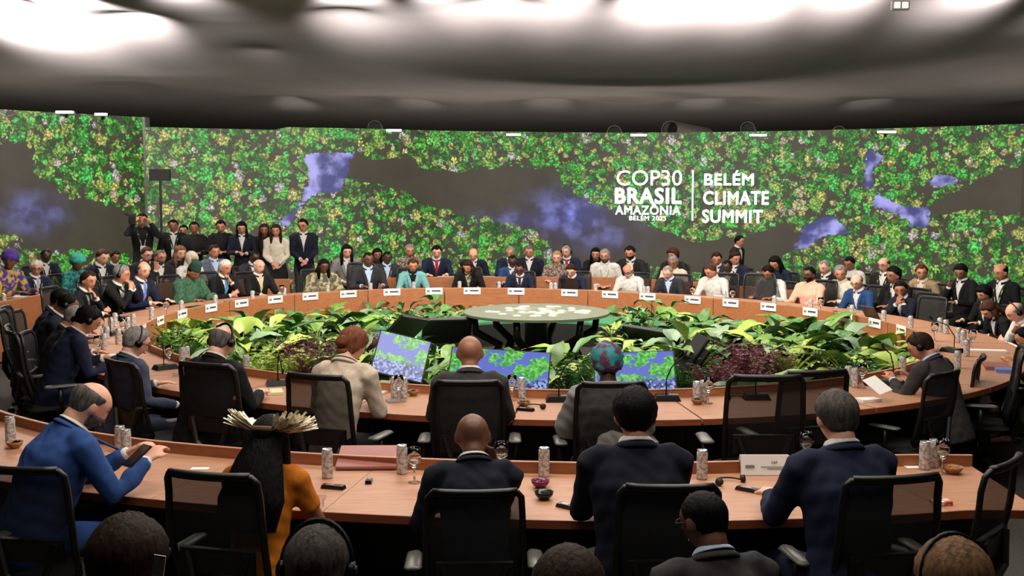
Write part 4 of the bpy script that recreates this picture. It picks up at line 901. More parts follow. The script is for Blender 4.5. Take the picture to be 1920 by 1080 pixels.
# second row, left to right
L2=[
(16,471,'woman in purple head wrap and purple-gold dress at the left edge',dict(fit='dress',col='purpleg',skin='b',hair=None,ex='turban=purple',hy=-60)),
(70,485,'grey-haired man with glasses in navy suit, side view, far left desk',dict(col='navy',tie='silver',hair='thick',hc='white',ex='glasses badge',hy=-40,skin='t')),
(86,466,'black man in dark suit behind the grey-haired man at far left',dict(hd=18.6,col='dnavy',skin='d',hair='crop',hc='black',ex='badge')),
(148,478,'woman in aqua head wrap and teal print dress',dict(fit='dress',col='teali',skin='b',hair=None,ex='turban=aqua',hy=-25,hp=10)),
(194,466,'man in dark jacket and white shirt beside the aqua head wrap',dict(fit='open',col='dnavy',skin='l',hair='short',hc='brown',ex='badge',hp=10)),
(216,470,'half-hidden dark-haired man behind the man in dark jacket',dict(hd=19.3,fit='open',col='dark',skin='m',hair='short',hc='black')),
(274,462,'man with glasses, dark suit and white shirt beneath the camera operator',dict(fit='open',col='dnavy',skin='l',hair='short',hc='brown',ex='glasses')),
(301,467,'grey-bearded man in dark suit clasping his hands',dict(hd=17.6,fit='open',col='dark',skin='t',hair='thin',hc='salt',ex='beard gbeard glasses',arms='raise')),
(338,460,'blond woman in black among the second row left',dict(hd=18.6,fit='dress',col='black',skin='l',hair='long',hc='ltbrown')),
(359,471,'woman in white headscarf behind the green robe',dict(hd=17.9,fit='dress',col='white',skin='t',hair='short',hc='dbrown',ex='scarf=cream',hp=14)),
(400,458,'dark-haired man in steel blue blazer and light blue shirt',dict(fit='open',col='steel',shirt='ltblue',skin='t',hair='short',hc='dbrown',lean=6,arms='lap')),
(477,468,'black man in dark suit behind the man with gold tie',dict(hd=18.4,fit='open',col='char',skin='d',hair='crop',hc='black',ex='glasses',hp=14)),
(652,458,'young woman in grey jacket with long black hair and a laptop',dict(fit='wsuit',col='grey',shirt='white',skin='l',hair='long',hc='black',arms='lap',hp=8)),
(707,465,'half-hidden woman with dark hair behind the bald man in charcoal',dict(hd=20.0,fit='dress',col='dark',skin='m',hair='wavy',hc='black')),
(726,470,'black man in dark suit right behind the bald man in charcoal',dict(hd=18.9,fit='open',col='char',shirt='ltblue',skin='d',hair='crop',hc='black',ex='badge')),
(768,457,'grey-haired woman in flecked top behind the teal jacket',dict(hd=19.8,fit='dress',col='leopard',skin='t',hair='short',hc='grey')),
(818,459,'dark-haired man in navy suit with red tie, second row',dict(col='navy',tie='red',skin='l',hair='short',hc='black',hp=14)),
(887,464,'bald man in dark suit behind the dark-haired woman',dict(fit='suit',col='dnavy',skin='l',hair='ring',hc='ltbrown',hp=22,arms='raise')),
(957,461,'grey man in navy suit leaning left in the second row centre',dict(hd=19.9,fit='suit',col='navy',skin='t',hair='thin',hc='grey',hp=10,hy=-20)),
(961,477,'black man in blue suit directly behind the bald man with glasses',dict(hd=18.6,fit='open',col='midblue',skin='d',hair='crop',hc='black',hp=12)),
(991,459,'grey-haired man in dark suit sitting with a phone, second row centre',dict(fit='suit',col='dnavy',skin='t',hair='short',hc='salt',hp=10,arms='lap',lean=4)),
(1044,470,'woman with short hair and flecked top in the second row centre',dict(hd=18.8,fit='dress',col='leopard',skin='l',hair='short',hc='blond')),
(1062,459,'grey-haired man with headset and red tie behind the short-haired woman',dict(hd=20.0,col='navy',tie='red',skin='l',hair='short',hc='grey',ex='headset',hy=-25)),
(1117,464,'woman in dark jacket with wavy hair behind the white-shirted bearded man',dict(hd=19.8,fit='dress',col='black',skin='t',hair='wavy',hc='black')),
(1134,466,'grey-bearded man in white shirt sitting upright left of the white-bearded man',dict(hd=18.5,fit='shirt',col='white',skin='t',hair='short',hc='grey',ex='beard gbeard badge',arms='lap',hp=6)),
(1181,460,'black-bearded man in dark suit above the white-bearded man',dict(fit='open',col='dark',skin='t',hair='short',hc='black',ex='beard',hp=10)),
(1262,463,'curly-haired woman with phone behind the grey-haired readers',dict(hd=19.2,fit='dress',col='dark',skin='t',hair='curly',hc='brown',hy=-10)),
(1262,479,'grey-haired brown-skinned woman in pale top, second row',dict(hd=18.0,fit='dress',col='cream',skin='m',hair='short',hc='grey',hp=18)),
(1344,472,'man in black suit behind the white-shirted man',dict(hd=18.4,fit='open',col='black',skin='t',hair='short',hc='dbrown',hp=10,hy=20)),
(1364,486,'bald black man in black between the white shirt and the empty chair',dict(hd=17.3,fit='open',col='black',skin='d',hair='crop',hc='black',hp=16)),
(1378,468,'dark-haired man turned left talking, in navy suit',dict(hd=18.0,fit='open',col='navy',skin='t',hair='thick',hc='dbrown',hy=55,hp=12)),
(1455,479,'long-haired woman in navy behind the empty far chair',dict(fit='dress',col='navy',skin='t',hair='long',hc='black',hp=22,arms='raise')),
(1441,496,'woman in white top bent forward behind the empty chair',dict(hd=15.9,fit='dress',col='white',skin='m',hair='short',hc='black',hp=35,lean=26)),
(1546,486,'grey-haired man in black jacket behind the pink shirt',dict(hd=16.6,fit='open',col='black',skin='l',hair='thin',hc='grey',ex='badge',hp=14)),
(1576,496,'grey-haired man in cream shirt turned left, behind the mid-blue suit',dict(hd=15.4,fit='shirt',col='cream',skin='t',hair='short',hc='grey',hy=35,hp=10)),
(1593,480,'dark-haired woman in white blouse with a phone, right second row',dict(hd=17.4,fit='shirt',col='white',skin='m',hair='short',hc='black',hp=14,arms='raise',style='woman')),
(1656,481,'bald man with glasses in dark suit and lanyard, right second row',dict(fit='open',col='dark',skin='l',hair='ring',hc='brown',ex='badge glasses',arms='lap',lean=4)),
(1676,496,'young dark-haired man behind the clasped hands',dict(hd=14.6,fit='open',col='black',skin='m',hair='thick',hc='black')),
(1728,495,'woman in tan blazer with brown hair, right second row',dict(fit='wsuit',col='tan',shirt='cream',skin='t',hair='short',hc='brown',hy=30,arms='lap')),
(1800,491,'man with dark curls in black suit looking at his phone, legs crossed',dict(fit='open',col='black',trs='black',skin='m',hair='thick',hc='black',hp=24,arms='raise',lean=4,hy=15)),
(1877,493,'bald man in black suit and white shirt at the far right second row',dict(fit='open',col='black',skin='t',hair='ring',hc='black',hp=16,arms='lap',ex='badge',lean=4)),
]
for px,top,lab,kw in L2:
    Pn(px,top,lab,'r2' if 'hd' not in kw else 'x',cgroup='chairs of the second row',**kw)
# standing
ST=[
(268,399,20.4,'camera operator in black with white badge, raising a video camera',dict(fit='suit',col='black',shirt='black',skin='t',hair='short',hc='black',arms='camera',ex='badge',face=200)),
(326,411,20.6,'standing man in white shirt and dark open jacket with lanyard',dict(fit='open',col='black',skin='m',hair='short',hc='black',arms='down',ex='badge',face=195)),
(345,421,20.9,'standing man in dark suit just right of the white-shirted man',dict(fit='suit',col='char',skin='t',hair='short',hc='black',arms='belly',face=190)),
(365,415,20.4,'standing woman in black holding a yellow item',dict(fit='dress',col='black',skin='m',hair='short',hc='black',arms='hold',face=195)),
(415,412,20.4,'standing woman in black looking at her phone',dict(fit='dress',col='black',skin='t',hair='short',hc='black',arms='hold',hp=18,face=190)),
(454,415,20.2,'standing woman in black blazer and white top with phone',dict(fit='wsuit',col='dnavy',skin='t',hair='wavy',hc='black',arms='hold',hp=12,face=190)),
(496,419,20.4,'standing woman in black with long brown hair behind the white jacket',dict(fit='dress',col='dark',skin='m',hair='long',hc='dbrown',arms='down',face=190)),
(518,420,19.8,'standing woman in white jacket and dark skirt, arms folded',dict(fit='dress',col='cream',trs='black',skin='t',hair='long',hc='dbrown',arms='belly',face=185)),
(569,410,20.0,'tall standing man with glasses in black suit, hands joined in front',dict(fit='suit',col='dnavy',trs='dgrey',skin='t',hair='short',hc='black',arms='belly',ex='glasses',face=188,hy=-12)),
(1386,441,19.6,'man in dark suit walking behind the second row at right of the lettering',dict(fit='open',col='dark',skin='t',hair='short',hc='black',arms='down',face=232,lean=12)),
]
for px,top,hd,lab,kw in ST: Pn(px,top,lab,'x',hd=hd,kind='stand',lean=kw.pop('lean',3),**kw)
# near side of the ring, backs to the camera
NR=dict(near=True,cgroup='chairs at the near side of the ring')
Pn(113,540,'dark-haired man in navy suit, furthest back of the near left group','x',hd=11.6,col='navy',skin='b',hair='short',hc='black',hp=12,lean=18,face=-80,**NR)
Pn(126,547,'bald dark-skinned man in dark navy suit at the near left','x',hd=11.0,col='dnavy',skin='b',hair='crop',hc='black',hp=24,lean=20,face=-75,ex='headset',**NR)
Pn(140,572,'grey-haired man with headset between the two navy suits at left','x',hd=10.3,col='dark',skin='t',hair='short',hc='grey',hp=18,lean=20,face=-68,ex='headset',**NR)
Pn(164,568,'black-haired man with headset in navy suit at the near left','x',hd=9.6,col='navy',skin='t',hair='thick',hc='black',hp=26,lean=20,face=-58,ex='headset',**NR)
Pn(255,608,'grey-haired man with headset in grey-blue suit, arm stretched to the desk edge','x',hd=8.5,col='greyblue',skin='l',hair='thick',hc='grey',hp=18,lean=12,face=-42,arms='out',ex='headset glasses',hy=-14,**NR,nochair=True)
Pn(416,608,'balding grey man with headset in black suit seen from behind','x',hd=8.05,col='black',skin='l',hair='ring',hc='salt',hp=16,lean=16,face=-28,ex='headset',style='big',**NR,nochair=True)
Pn(661,612,'woman in beige blazer with auburn hair pinned up','x',hd=7.75,fit='wsuit',col='beige',shirt='beige',skin='l',hair='bun',hc='auburn',hp=24,lean=16,face=-22,hy=-12,arms='narrow',**NR,nochair=True)
Pn(881,626,'bald man in dark grey suit between the tilted screens','x',hd=7.45,col='dgrey',skin='m',hair=None,hp=2,lean=8,face=0,style='big',**NR,nochair=True)
Pn(1138,650,'person in grey robe and teal and pink head wrap','x',hd=7.3,fit='robe',col='grey',skin='d',hair='crop',hc='black',hp=8,lean=10,face=4,ex='turban=turb',**NR,nochair=True)
Pn(1728,622,'man with headset in dark grey suit reading a paper at right','x',hd=8.6,col='dgrey',shirt='ltblue',skin='t',hair='short',hc='dbrown',hp=26,lean=20,face=38,hy=24,arms='paper',ex='headset',**NR,nochair=True)
Pn(1846,532,'curly-haired woman behind the brown-haired woman at the right curve','x',hd=13.6,fit='wsuit',col='black',skin='t',hair='curly',hc='black',face=110,hp=14,cgroup='chairs at the right curve')
Pn(1856,562,'brown-haired woman in black jacket bending over the right curve of the table','x',hd=12.3,fit='wsuit',col='black',skin='l',hair='long',hc='brown',face=95,hp=36,lean=26,hy=10,near=True,cgroup='chairs at the right curve')
Pn(1905,565,'bald man with headset in white shirt at the right edge','x',hd=11.4,fit='shirt',col='white',skin='l',hair='ring',hc='grey',face=88,hp=24,lean=20,ex='headset',arms='chin',near=True,cgroup='chairs at the right curve')
Pn(1925,612,'person in dark suit cut by the right picture edge','x',hd=10.0,col='black',skin='t',hair='short',hc='black',face=70,hp=20,lean=18,arms='phone',near=True,cgroup='chairs at the right curve')
# front row
FR=dict(near=True,cgroup='chairs of the front row')
Pn(168,712,'balding bearded man in bright blue suit holding a phone','x',hd=5.75,col='blue',skin='l',hair='ring',hc='salt',ex='beard gbeard',hp=24,lean=22,face=-48,arms='reach',hy=-4,style='big',**FR,nochair=True)
fw,fR,fs=Pn(505,778,'woman with pale feather headdress, very long black hair and orange dress','x',hd=5.35,fit='dress',style='short',col='orange',skin='m',hair='verylong',hc='black',hp=12,lean=10,face=-12,arms='table',**FR,nochair=True)
Pn(886,771,'shaven-headed man in dark navy suit at the front desk','x',hd=5.35,col='dnavy',skin='b',hair=None,hp=14,lean=16,face=6,arms='raise',**FR,nochair=True)
Pn(1190,716,'black-haired man in dark navy suit at the front desk centre','x',hd=5.1,col='dnavy',skin='t',hair='thick',hc='black',hp=4,lean=6,face=2,arms='narrow',style='big',**FR,nochair=True)
Pn(1568,729,'dark-grey-haired man with white collar in navy blue suit at the front desk','x',hd=5.05,col='navy',skin='l',hair='short',hc='dgrey',hp=8,lean=8,face=12,arms='table',style='big',**FR,nochair=True)
# heads closest to the camera
Pn(240,942,'dark-haired head at the bottom left, closest to the camera','x',hd=2.95,col='black',skin='t',hair='thick',hc='dbrown',face=0,**FR)
Pn(596,984,'grey-haired head with headband headset at the bottom, left of centre','x',hd=3.15,col='black',skin='b',hair='short',hc='dgrey',face=-5,ex='headset',hp=10,**FR)
Pn(1066,1026,'brown-haired head at the bottom centre edge','x',hd=2.95,fit='wsuit',col='black',skin='l',hair='long',hc='dbrown',face=0,**FR)
Pn(1322,917,'dark-skinned man with glasses in charcoal suit at the bottom right of centre','x',hd=3.95,col='dgrey',shirt='ltblue',skin='b',hair='crop',hc='black',face=14,hy=20,hp=14,ex='glasses',**FR)
Pn(1788,1010,'light-brown-haired head with headset at the bottom right','x',hd=3.02,fit='wsuit',col='black',skin='l',hair='long',hc='ltbrown',face=10,ex='headset',**FR)
# feather headdress, hair strands
hd_=link('headdress',None,fw); M=Matrix(fR['RH'].tolist()).to_4x4(); M.translation=Vector(fR['hc'].tolist()); hd_.matrix_local=M
MB().tube([V3(math.cos(a)*.098,math.sin(a)*.118,.045) for a in np.linspace(0,2*PI,24,endpoint=False)],[(.012,.005)]*24,6,closed=True,side=(0,0,1)).build('headband',mat('woven_band',lin((120,90,60)),.8),hd_)
def feather(L,sd):
    r=random.Random(sd); m=MB(); V=[];n=8
    for i in range(n+1):
        t=i/n; w=.017*math.sin(min(1,t*1.2+.15)*PI*.85)+.002+r.uniform(-.003,.003); z=.02*t*t
        V+=[(-w,L*t,z-.004),(0,L*t,z+.002),(w,L*t,z-.004)]
    m.add(V,[(3*i+k,3*i+k+1,3*i+k+4,3*i+k+3) for i in range(n) for k in range(2)]); return m.mesh('feather',FEM,True)
FEM=mat('pale_feather',lin((248,238,214)),.8,var=.08,scale=30); FM=[feather(l,i) for i,l in enumerate((.11,.135,.15,.12))]
rf=random.Random(3)
for s in(-1,1):
    for k in range(80):
        t=k/79; a=PI/2*(1-s)+s*(-.95+1.75*t)   # around left/right side
        a=(-.9+1.9*t) if s>0 else PI-(-.9+1.9*t)
        base_=V3(math.cos(a)*.095,math.sin(a)*.115,.05+rf.uniform(-.01,.015)); o=link('feather',rf.choice(FM),hd_,tuple(base_))
        o.rotation_euler=Matrix(rotz(a-PI/2+rf.uniform(-.35,.35))@rotx(rf.uniform(.0,.5))).to_euler()
# camera, tripod screen
Y=20.3; z=zat(404,Y); X=xat(262,Y,z)
t=thing('video_camera','black shoulder video camera raised by the standing operator','camera',(X-.02,Y-.35,z-.05),.3)
MB().box((0,0,0),(.12,.34,.17)).build('camera_body',black,t); MB().tube([V3(0,-.16,0),V3(0,-.32,0)],[.045,.055],14).build('lens',blackm,t); MB().box((-.09,-.02,.08),(.06,.14,.05)).build('viewfinder',black,t); MB().tube([V3(0,-.1,.14),V3(0,.12,.14)],.012,6).build('handle',black,t)
z=zat(328,20.6); X=xat(300,20.6,z)
t=thing('light_stand','tall black stand with a black rectangular box on top against the leafy screen','stand',(X,20.6,0))
MB().box((0,0,z),(.37,.1,.21)).build('top_box',black,t); MB().tube([V3(0,0,.5),V3(0,0,z-.1)],.022,8).build('pole',black,t)
for k in range(3): a=k*2.09+.4; MB().tube([V3(0,0,.6),V3(math.cos(a)*.4,math.sin(a)*.4,.02)],.014,6).build('leg',black,t)
# empty chairs
def ech(px,top,hd,face,lab,near=True,sc=1):
    z=zat(top,hd); s=min(1.1,max(.85,z/1.1)); X=xat(px,hd,1.0); rz=math.radians(face); x=X-math.sin(rz)*.31*s; y=hd+math.cos(rz)*.31*s
    if abs(z/1.1-s)>.02: print('CH',lab,z/1.1)
    chair(x,y,rz,lab,'mesh-back office chairs',near,s)
ech(1437,703,6.85,0,'empty black mesh chair at the near ring, see-through back, left of the pair')
ech(1530,694,7.15,12,'empty black mesh chair at the near ring, right and behind its neighbour')
ech(1840,668,8.9,62,'empty black office chair beyond the man reading a paper')
ech(1918,650,8.7,70,'black office chair at the right picture edge')
ech(1886,862,5.1,48,'empty black office chair at the lower right corner by the desk end')
ech(1425,512,15.9,160,'empty black chair on the far side between white shirt and pink shirt',False)
ech(1752,556,13.2,118,'empty black chair on the far right of the ring beside the clasped hands',False)
ech(28,583,11.9,-85,'empty black office chair at the left edge near the side desk')
ech(48,622,9.9,-80,'black office chair behind the near left group, seen from its side')
for a in [(225,676,8.0,-42,'chair of the grey-haired man in grey-blue suit'),(385,680,7.55,-22,'chair behind the balding man in black suit'),(592,701,7.2,-20,'chair behind and left of the woman in beige'),(877,713,7.05,0,'chair behind the bald man in dark grey'),(1148,716,7.0,3,'chair behind the grey robe'),(1772,697,7.9,38,'chair of the man reading a paper'),
    (35,874,5.0,-8,'chair at the bottom left behind the bright blue suit'),(393,884,4.8,-14,'chair left of the long-haired woman in orange'),(890,917,4.75,2,'chair behind the shaven-headed man'),(1256,907,4.7,0,'chair behind the middle navy back'),(1678,890,4.72,10,'chair behind the navy blue suit at right')]:
    ech(a[0],a[1],a[2],a[3],'black mesh office '+a[4])
# ---------------------------------------------------------------- things on the tables
CANM=mat('can_print',lin((206,202,198)),.35,.2,var=.5,scale=45,col2=lin((158,150,148))); CANT=mat('can_metal',lin((190,190,190)),.25,.9)
GL=mat('clear_glass',(.95,.95,.95),.03,trans=1.0); WHT=mat('white_paper',lin((232,228,222)),.7); PUR=mat('purple_bowl',lin((110,34,66)),.3,var=.4,scale=30)
BRN=mat('bowl_brown',lin((146,96,52)),.5,var=.3,scale=20)
INK=mat('grey_print',lin((120,118,120)),.7); INKD=mat('dark_print',lin((70,68,72)),.7)
MESHES={}
def can_parts():
    if 'can' not in MESHES:
        MESHES['can']=(MB().lathe([(.027,0),(.029,.006),(.029,.135),(.025,.147)],16).mesh('can_body',CANM,False),MB().lathe([(.0255,.1465),(.0262,.152),(.023,.149),(.0,.148)],16,cap=False).mesh('can_top',CANT))
        MESHES['glass']=(MB().lathe([(.033,0),(.032,.004),(.005,.008),(.0045,.075),(.02,.09),(.036,.115),(.039,.145),(.034,.19),(.0325,.19),(.037,.145),(.034,.117),(.018,.094),(.001,.088)],20,cap=False).mesh('goblet',GL),
            MB().lathe([(.001,.0895),(.017,.0955),(.033,.118),(.0335,.122),(.001,.122)],16,cap=False).mesh('water',mat('drinking_water',(.9,.95,1),.02,trans=1.0)))
    return MESHES
def can(x,y,lab,grp='drink cans on the tables',z=.752,s=1):
    p=can_parts()['can']; t=thing('drink_can',lab,'can',(x,y,z),0,grp,s); link('can_body',p[0],t); link('can_top',p[1],t); return t
def glass(x,y,lab,grp='stemmed glasses on the tables',z=.752):
    p=can_parts()['glass']; t=thing('stemmed_glass',lab,'glass',(x,y,z),0,grp); link('bowl_and_stem',p[0],t); link('water',p[1],t); return t
def pxy(px,py,z=.75): return at(px,py,z)
def icon(parent,x0,x1,z0,z1,y,m): MB().box(((x0+x1)/2,y,(z0+z1)/2),(x1-x0,.001,z1-z0)).build('print',m,parent)
def nameplate(x,y,z,rz,lab,w=.25,h=.10):
    t=thing('name_plate',lab,'name plate',(x,y,z),rz,'name plates hung on the ring')
    MB().box((0,0,0),(w,.004,h)).build('card',WHT,t)
    MB().box((-.085,-.0028,0),(.045,.001,.03)).build('emblem_print',INK,t); MB().box((.03,-.0028,.003),(.13,.001,.024)).build('name_print',INKD,t); return t
names=[(271,'left curve, nearest the grey-haired man'),(301,'left curve beside the bald man with blue tie'),(342,'left of the green robe'),(396,'under the green robe'),(453,'under the sky-blue tie'),(516,'under the gold tie'),(582,'left of the grey shawl'),(653,'right of the grey shawl'),(735,'left of the teal jacket'),(814,'right of the teal jacket'),(885,'under the long-haired woman in black'),(968,'under the bald man with glasses'),(1068,'under the tablet reader'),(1144,'left of the white-bearded man'),(1214,'left of the grey-haired reader'),(1299,'left of the white-shirted man'),(1370,'right of the white-shirted man'),(1441,'under the empty far chair'),(1519,'under the pink shirt'),(1585,'under the mid-blue suit'),(1640,'left of the clasped hands'),(1690,'at the right curve')]
ts=np.linspace(-.1,PI+.1,1600); RP=[ringpt(float(t),-.012) for t in ts]; RQ=[pr(p[0],p[1],.79)[0] for p,n in RP]
for px,lab in names:
    i=int(np.argmin(np.abs(np.array(RQ)-px))); p,n=RP[i]; nameplate(p[0],p[1],.775,math.atan2(n[0],-n[1])+PI if 0 else math.atan2(-n[0],n[1]),'white name plate on the ring front, '+lab)
# drinks and devices on the far side, in front of each sitter
def on_ring(px,off,zz=.8):
    P2=[ringpt(float(t),off) for t in ts[::4]]; i=int(np.argmin([abs(pr(p[0],p[1],zz)[0]-px) for p,n in P2])); return P2[i]
for px,kind,lab in [(240,'can','right of the headset wearer at left'),(250,'can','second of the left pair'),(285,'can','beside the bald man with blue tie'),(312,'glass','left of the green robe'),(340,'can','in front of the green robe, left'),(403,'can','in front of the green robe, right'),(474,'can','left of the gold tie'),(534,'can','right of the gold tie'),(527,'glass','right of the gold tie'),
 (616,'can','before the grey shawl'),(696,'can','before the charcoal suit'),(776,'can','before the teal jacket'),(862,'can','left of the long-haired woman'),(936,'can','left of the bald man with glasses'),(1032,'can','left of the tablet reader'),(1040,'can','close to the tablet reader'),(1116,'can','right of the tablet reader'),(1208,'can','left of the grey-haired reader'),(1216,'can','second beside the grey-haired reader'),(1298,'glass','right of the grey-haired reader'),(1360,'can','right of the white-shirted man'),(1374,'glass','right of the white-shirted man'),(1452,'can','before the empty far chair'),(1521,'can','before the pink shirt'),(1538,'glass','before the pink shirt'),(1598,'can','before the mid-blue suit'),(1656,'can','left of the clasped hands'),(1708,'can','right of the clasped hands')]:
    p,n=on_ring(px,.18); (can if kind=='can' else glass)(p[0],p[1],('silver can on the far table ' if kind=='can' else 'stemmed glass on the far table ')+lab,'cans on the far side' if kind=='can' else 'glasses on the far side')
def flat(px,py,w,d,h,rz,name,lab,cat,m,z=.75,grp=None):
    x,y=pxy(px,py,z); o=MB().box((0,0,h/2),(w,d,h)).build(name,m); o.location=(x,y,z+.001); o.rotation_euler=(0,0,rz); return tag(o,lab,cat,grp)
DEV=mat('device_black',lin((18,18,20)),.2)
def device(x,y,z,w,d,rz,lab,name='tablet_computer',cat='tablet',tilt=0):
    t=thing(name,lab,cat,(x,y,z),rz); t.rotation_euler=(tilt,0,rz); MB().box((0,0,.005),(w,d,.009)).build('casing',DEV,t); MB().box((0,0,.0100),(w*.9,d*.9,.001)).build('screen_glass',mat('dark_glass',lin((30,32,38)),.08),t); return t
for px,lab in [(370,'in front of the green robe'),(440,'in front of the sky-blue tie'),(690,'in front of the charcoal suit'),(800,'in front of the teal jacket'),(905,'in front of the long-haired woman'),(1152,'in front of the white-bearded man'),(1240,'in front of the grey-haired reader'),(1480,'left of the pink shirt'),(1570,'between pink shirt and mid-blue suit')]:
    p,n=on_ring(px,.36,.76); device(p[0],p[1],.752,.24,.17,math.atan2(-n[0],n[1]),'black flat tablet lying on the far table '+lab)
p,n=on_ring(1065,.40,.8); t=device(p[0],p[1]-.02,.86,.26,.19,math.atan2(-n[0],n[1])+PI,'black upright tablet before the bent man in navy','upright_tablet','tablet',1.2)
p,n=on_ring(1632,.3,.8); device(p[0],p[1],.82,.26,.18,math.atan2(-n[0],n[1])+PI,'black tablet standing beside the mid-blue suit','upright_tablet','tablet',1.0)
flat(40,556,.32,.2,.012,.2,'paper_sheet','white papers on the left side desk','paper',WHT,.75)
x,y=pxy(8,572); can(x,y,'silver can on the left side desk at the picture edge')
for px,w,lab in [(296,.3,'near the camera operator'),(838,.32,'before the red tie'),(912,.3,'before the bald man of the second row')]:
    Yd=18.62 if px>700 else 17.6; z=.752; flat(px,521 if px>700 else 529,w,.2,.02,0,'paper_sheet','white paper on the back-row desk '+lab,'paper',WHT,.75)
def mic(px,py,rz,lab,bend=.12,H=.34):
    x,y=pxy(px,py); t=thing('desk_microphone',lab,'microphone',(x,y,.751),rz)
    MB().box((0,0,.02),(.20,.13,.04),taper=.8).build('base',DEV,t); MB().box((.05,.0,.041),(.07,.05,.004)).build('button_panel',mat('button_grey',lin((110,112,116)),.3),t)
    MB().tube([V3(0,.03,.035),V3(0,.03,.15),V3(bend*.3,.0,.25),V3(bend,-.05,H)],.005,6).build('gooseneck',blackm,t,smooth=True); MB().tube([V3(bend,-.05,H),V3(bend*1.12,-.075,H+.04)],.010,8).build('capsule',black,t,smooth=True)
    return t
mic(1048,752,.0,'microphone with gooseneck left of the grey robe on the near ring'); mic(1250,750,0,'microphone with gooseneck right of the teal head wrap'); mic(1418,748,0,'microphone seen through the empty mesh chair',.05,.25)
mic(1672,722,-.6,'microphone before the man reading a paper',-.06,.3); mic(310,692,.7,'microphone before the grey-blue suit',-.08,.25); mic(1785,660,-1.0,'microphone on the right curve of the table',-.2,.3); mic(212,628,1.2,'microphone at the left curve before the navy suit',-.2,.28); mic(522,722,.3,'microphone beside the open notebook',.03,.1)
mic(228,600,1.4,'microphone on the left curve nearest the far sitters',-.2,.26)
for px,py,lab in [(740,745,'left of the pair by the woman in beige'),(757,746,'right of the pair by the woman in beige'),(978,746,'right of the bald man in dark grey'),(1306,754,'left of the pair by the wooden bowl'),(1319,752,'right of the pair by the wooden bowl'),(1590,722,'left of the pair before the paper reader'),(1602,726,'right of the pair before the paper reader'),(1692,702,'by the headset wearer at right'),
 (1762,622,'first on the right curve'),(1773,626,'second on the right curve'),(1797,642,'third on the right curve'),(1806,648,'fourth on the right curve'),(1812,668,'fifth on the right curve'),(1795,690,'lowest on the right curve'),(342,683,'before the grey-blue suit'),(350,681,'second before the grey-blue suit'),(462,700,'right of the black suit'),(208,622,'first at the left curve'),(216,612,'second at the left curve'),(200,640,'third at the left curve'),(222,645,'fourth at the left curve'),(195,655,'fifth at the left curve')]:
    x,y=pxy(px,py); can(x,y,'silver can on the near ring, '+lab,'cans on the near ring')
for px,py,lab in [(748,752,'by the woman in beige'),(960,752,'right of the bald man in dark grey'),(1328,757,'right of the cans by the wooden bowl'),(1616,728,'before the paper reader'),(318,688,'before the grey-blue suit'),(1822,655,'on the right curve'),(1752,640,'on the right curve, left'),(232,632,'on the left curve'),(190,630,'on the left curve, outer'),(184,668,'before the navy suit at left')]:
    x,y=pxy(px,py); glass(x,y,'stemmed glass on the near ring table '+lab,'glasses on the near ring')
def bowl(px,py,lab,m,m2,r=.045):
    x,y=pxy(px,py); t=thing('small_bowl',lab,'bowl',(x,y,.751)); MB().lathe([(r*.5,0),(r*.55,.004),(r*.9,.022),(r,.04),(r*.93,.04),(r*.8,.02),(.0,.010)],20,cap=False).build('bowl_shell',m,t,smooth=True)
    mm=MB(); r_=random.Random(px)
    for k in range(10): a=r_.random()*6.3; q=r_.random()*r*.6; mm.ell((math.cos(a)*q,math.sin(a)*q,.03+r_.random()*.012),(.009,.008,.006),6,5)
    mm.build('snacks',m2,t,kind='stuff'); return t
bowl(775,742,'small wooden bowl by the woman in beige',BRN,black); bowl(982,762,'wooden bowl with dark filling before the cans by the bald man',BRN,black,.05); bowl(1307,758,'small wooden bowl with dark filling right of the microphone',BRN,black); bowl(1013,914,'purple bowl on the front desk',PUR,mat('berries',lin((120,30,60)),.4),.05); bowl(1020,936,'black bowl on the front desk before the purple one',DEV,black,.05)
bowl(28,840,'brown bowl with black rim at the left end of the front desk',BRN,DEV,.05); bowl(1786,888,'brown bowl of snacks at the right end of the front desk',BRN,mat('snack_gold',lin((214,160,90)),.6),.055)
for px,py,lab in [(20,828,'at the left picture edge'),(226,848,'left behind the blue suit'),(237,855,'right behind the blue suit'),(614,896,'left of the folder'),(754,888,'tilted right of the folder'),(1020,893,'behind the purple bowl'),(1316,898,'right of the navy back in the middle'),(1733,880,'left of the right end pair'),(1750,876,'right of the right end pair')]:
    x,y=pxy(px,py); can(x,y,'silver drink can on the front desk, '+lab,'cans on the front desk',s=1.05)
for px,py,lab in [(777,905,'half full, right of the folder'),(940,893,'right of the shaven head'),(1766,888,'beside the end pair of cans'),(1510,872,'left of the navy blue suit')]:
    x,y=pxy(px,py); glass(x,y,'stemmed glass on the front desk, '+lab,'glasses on the front desk')
x,y=pxy(690,873); t=thing('leather_folder','large closed dusty pink leather folder on the front desk','folder',(x,y+.02,.782),.02); t.rotation_euler=(.22,0,.02)
FO=mat('pink_leather',lin((150,88,80)),.5,var=.08,scale=8); MB().box((0,0,.006),(.34,.27,.006)).build('back_cover',FO,t); MB().box((0,0,.013),(.33,.26,.008)).build('pages',WHT,t); MB().box((0,0,.020),(.34,.27,.005)).build('front_cover',FO,t)
x,y=pxy(1432,888); t=thing('name_card','white tented name card with three dark letters on the front desk','name card',(x,y-.03,.751),.0)
R1=rotx(-.25); MB().box((0,.0,.055),(.27,.003,.11),R1).build('front_flap',WHT,t); MB().box((0,.06,.055),(.27,.003,.11),rotx(.45)).build('rear_flap',WHT,t)
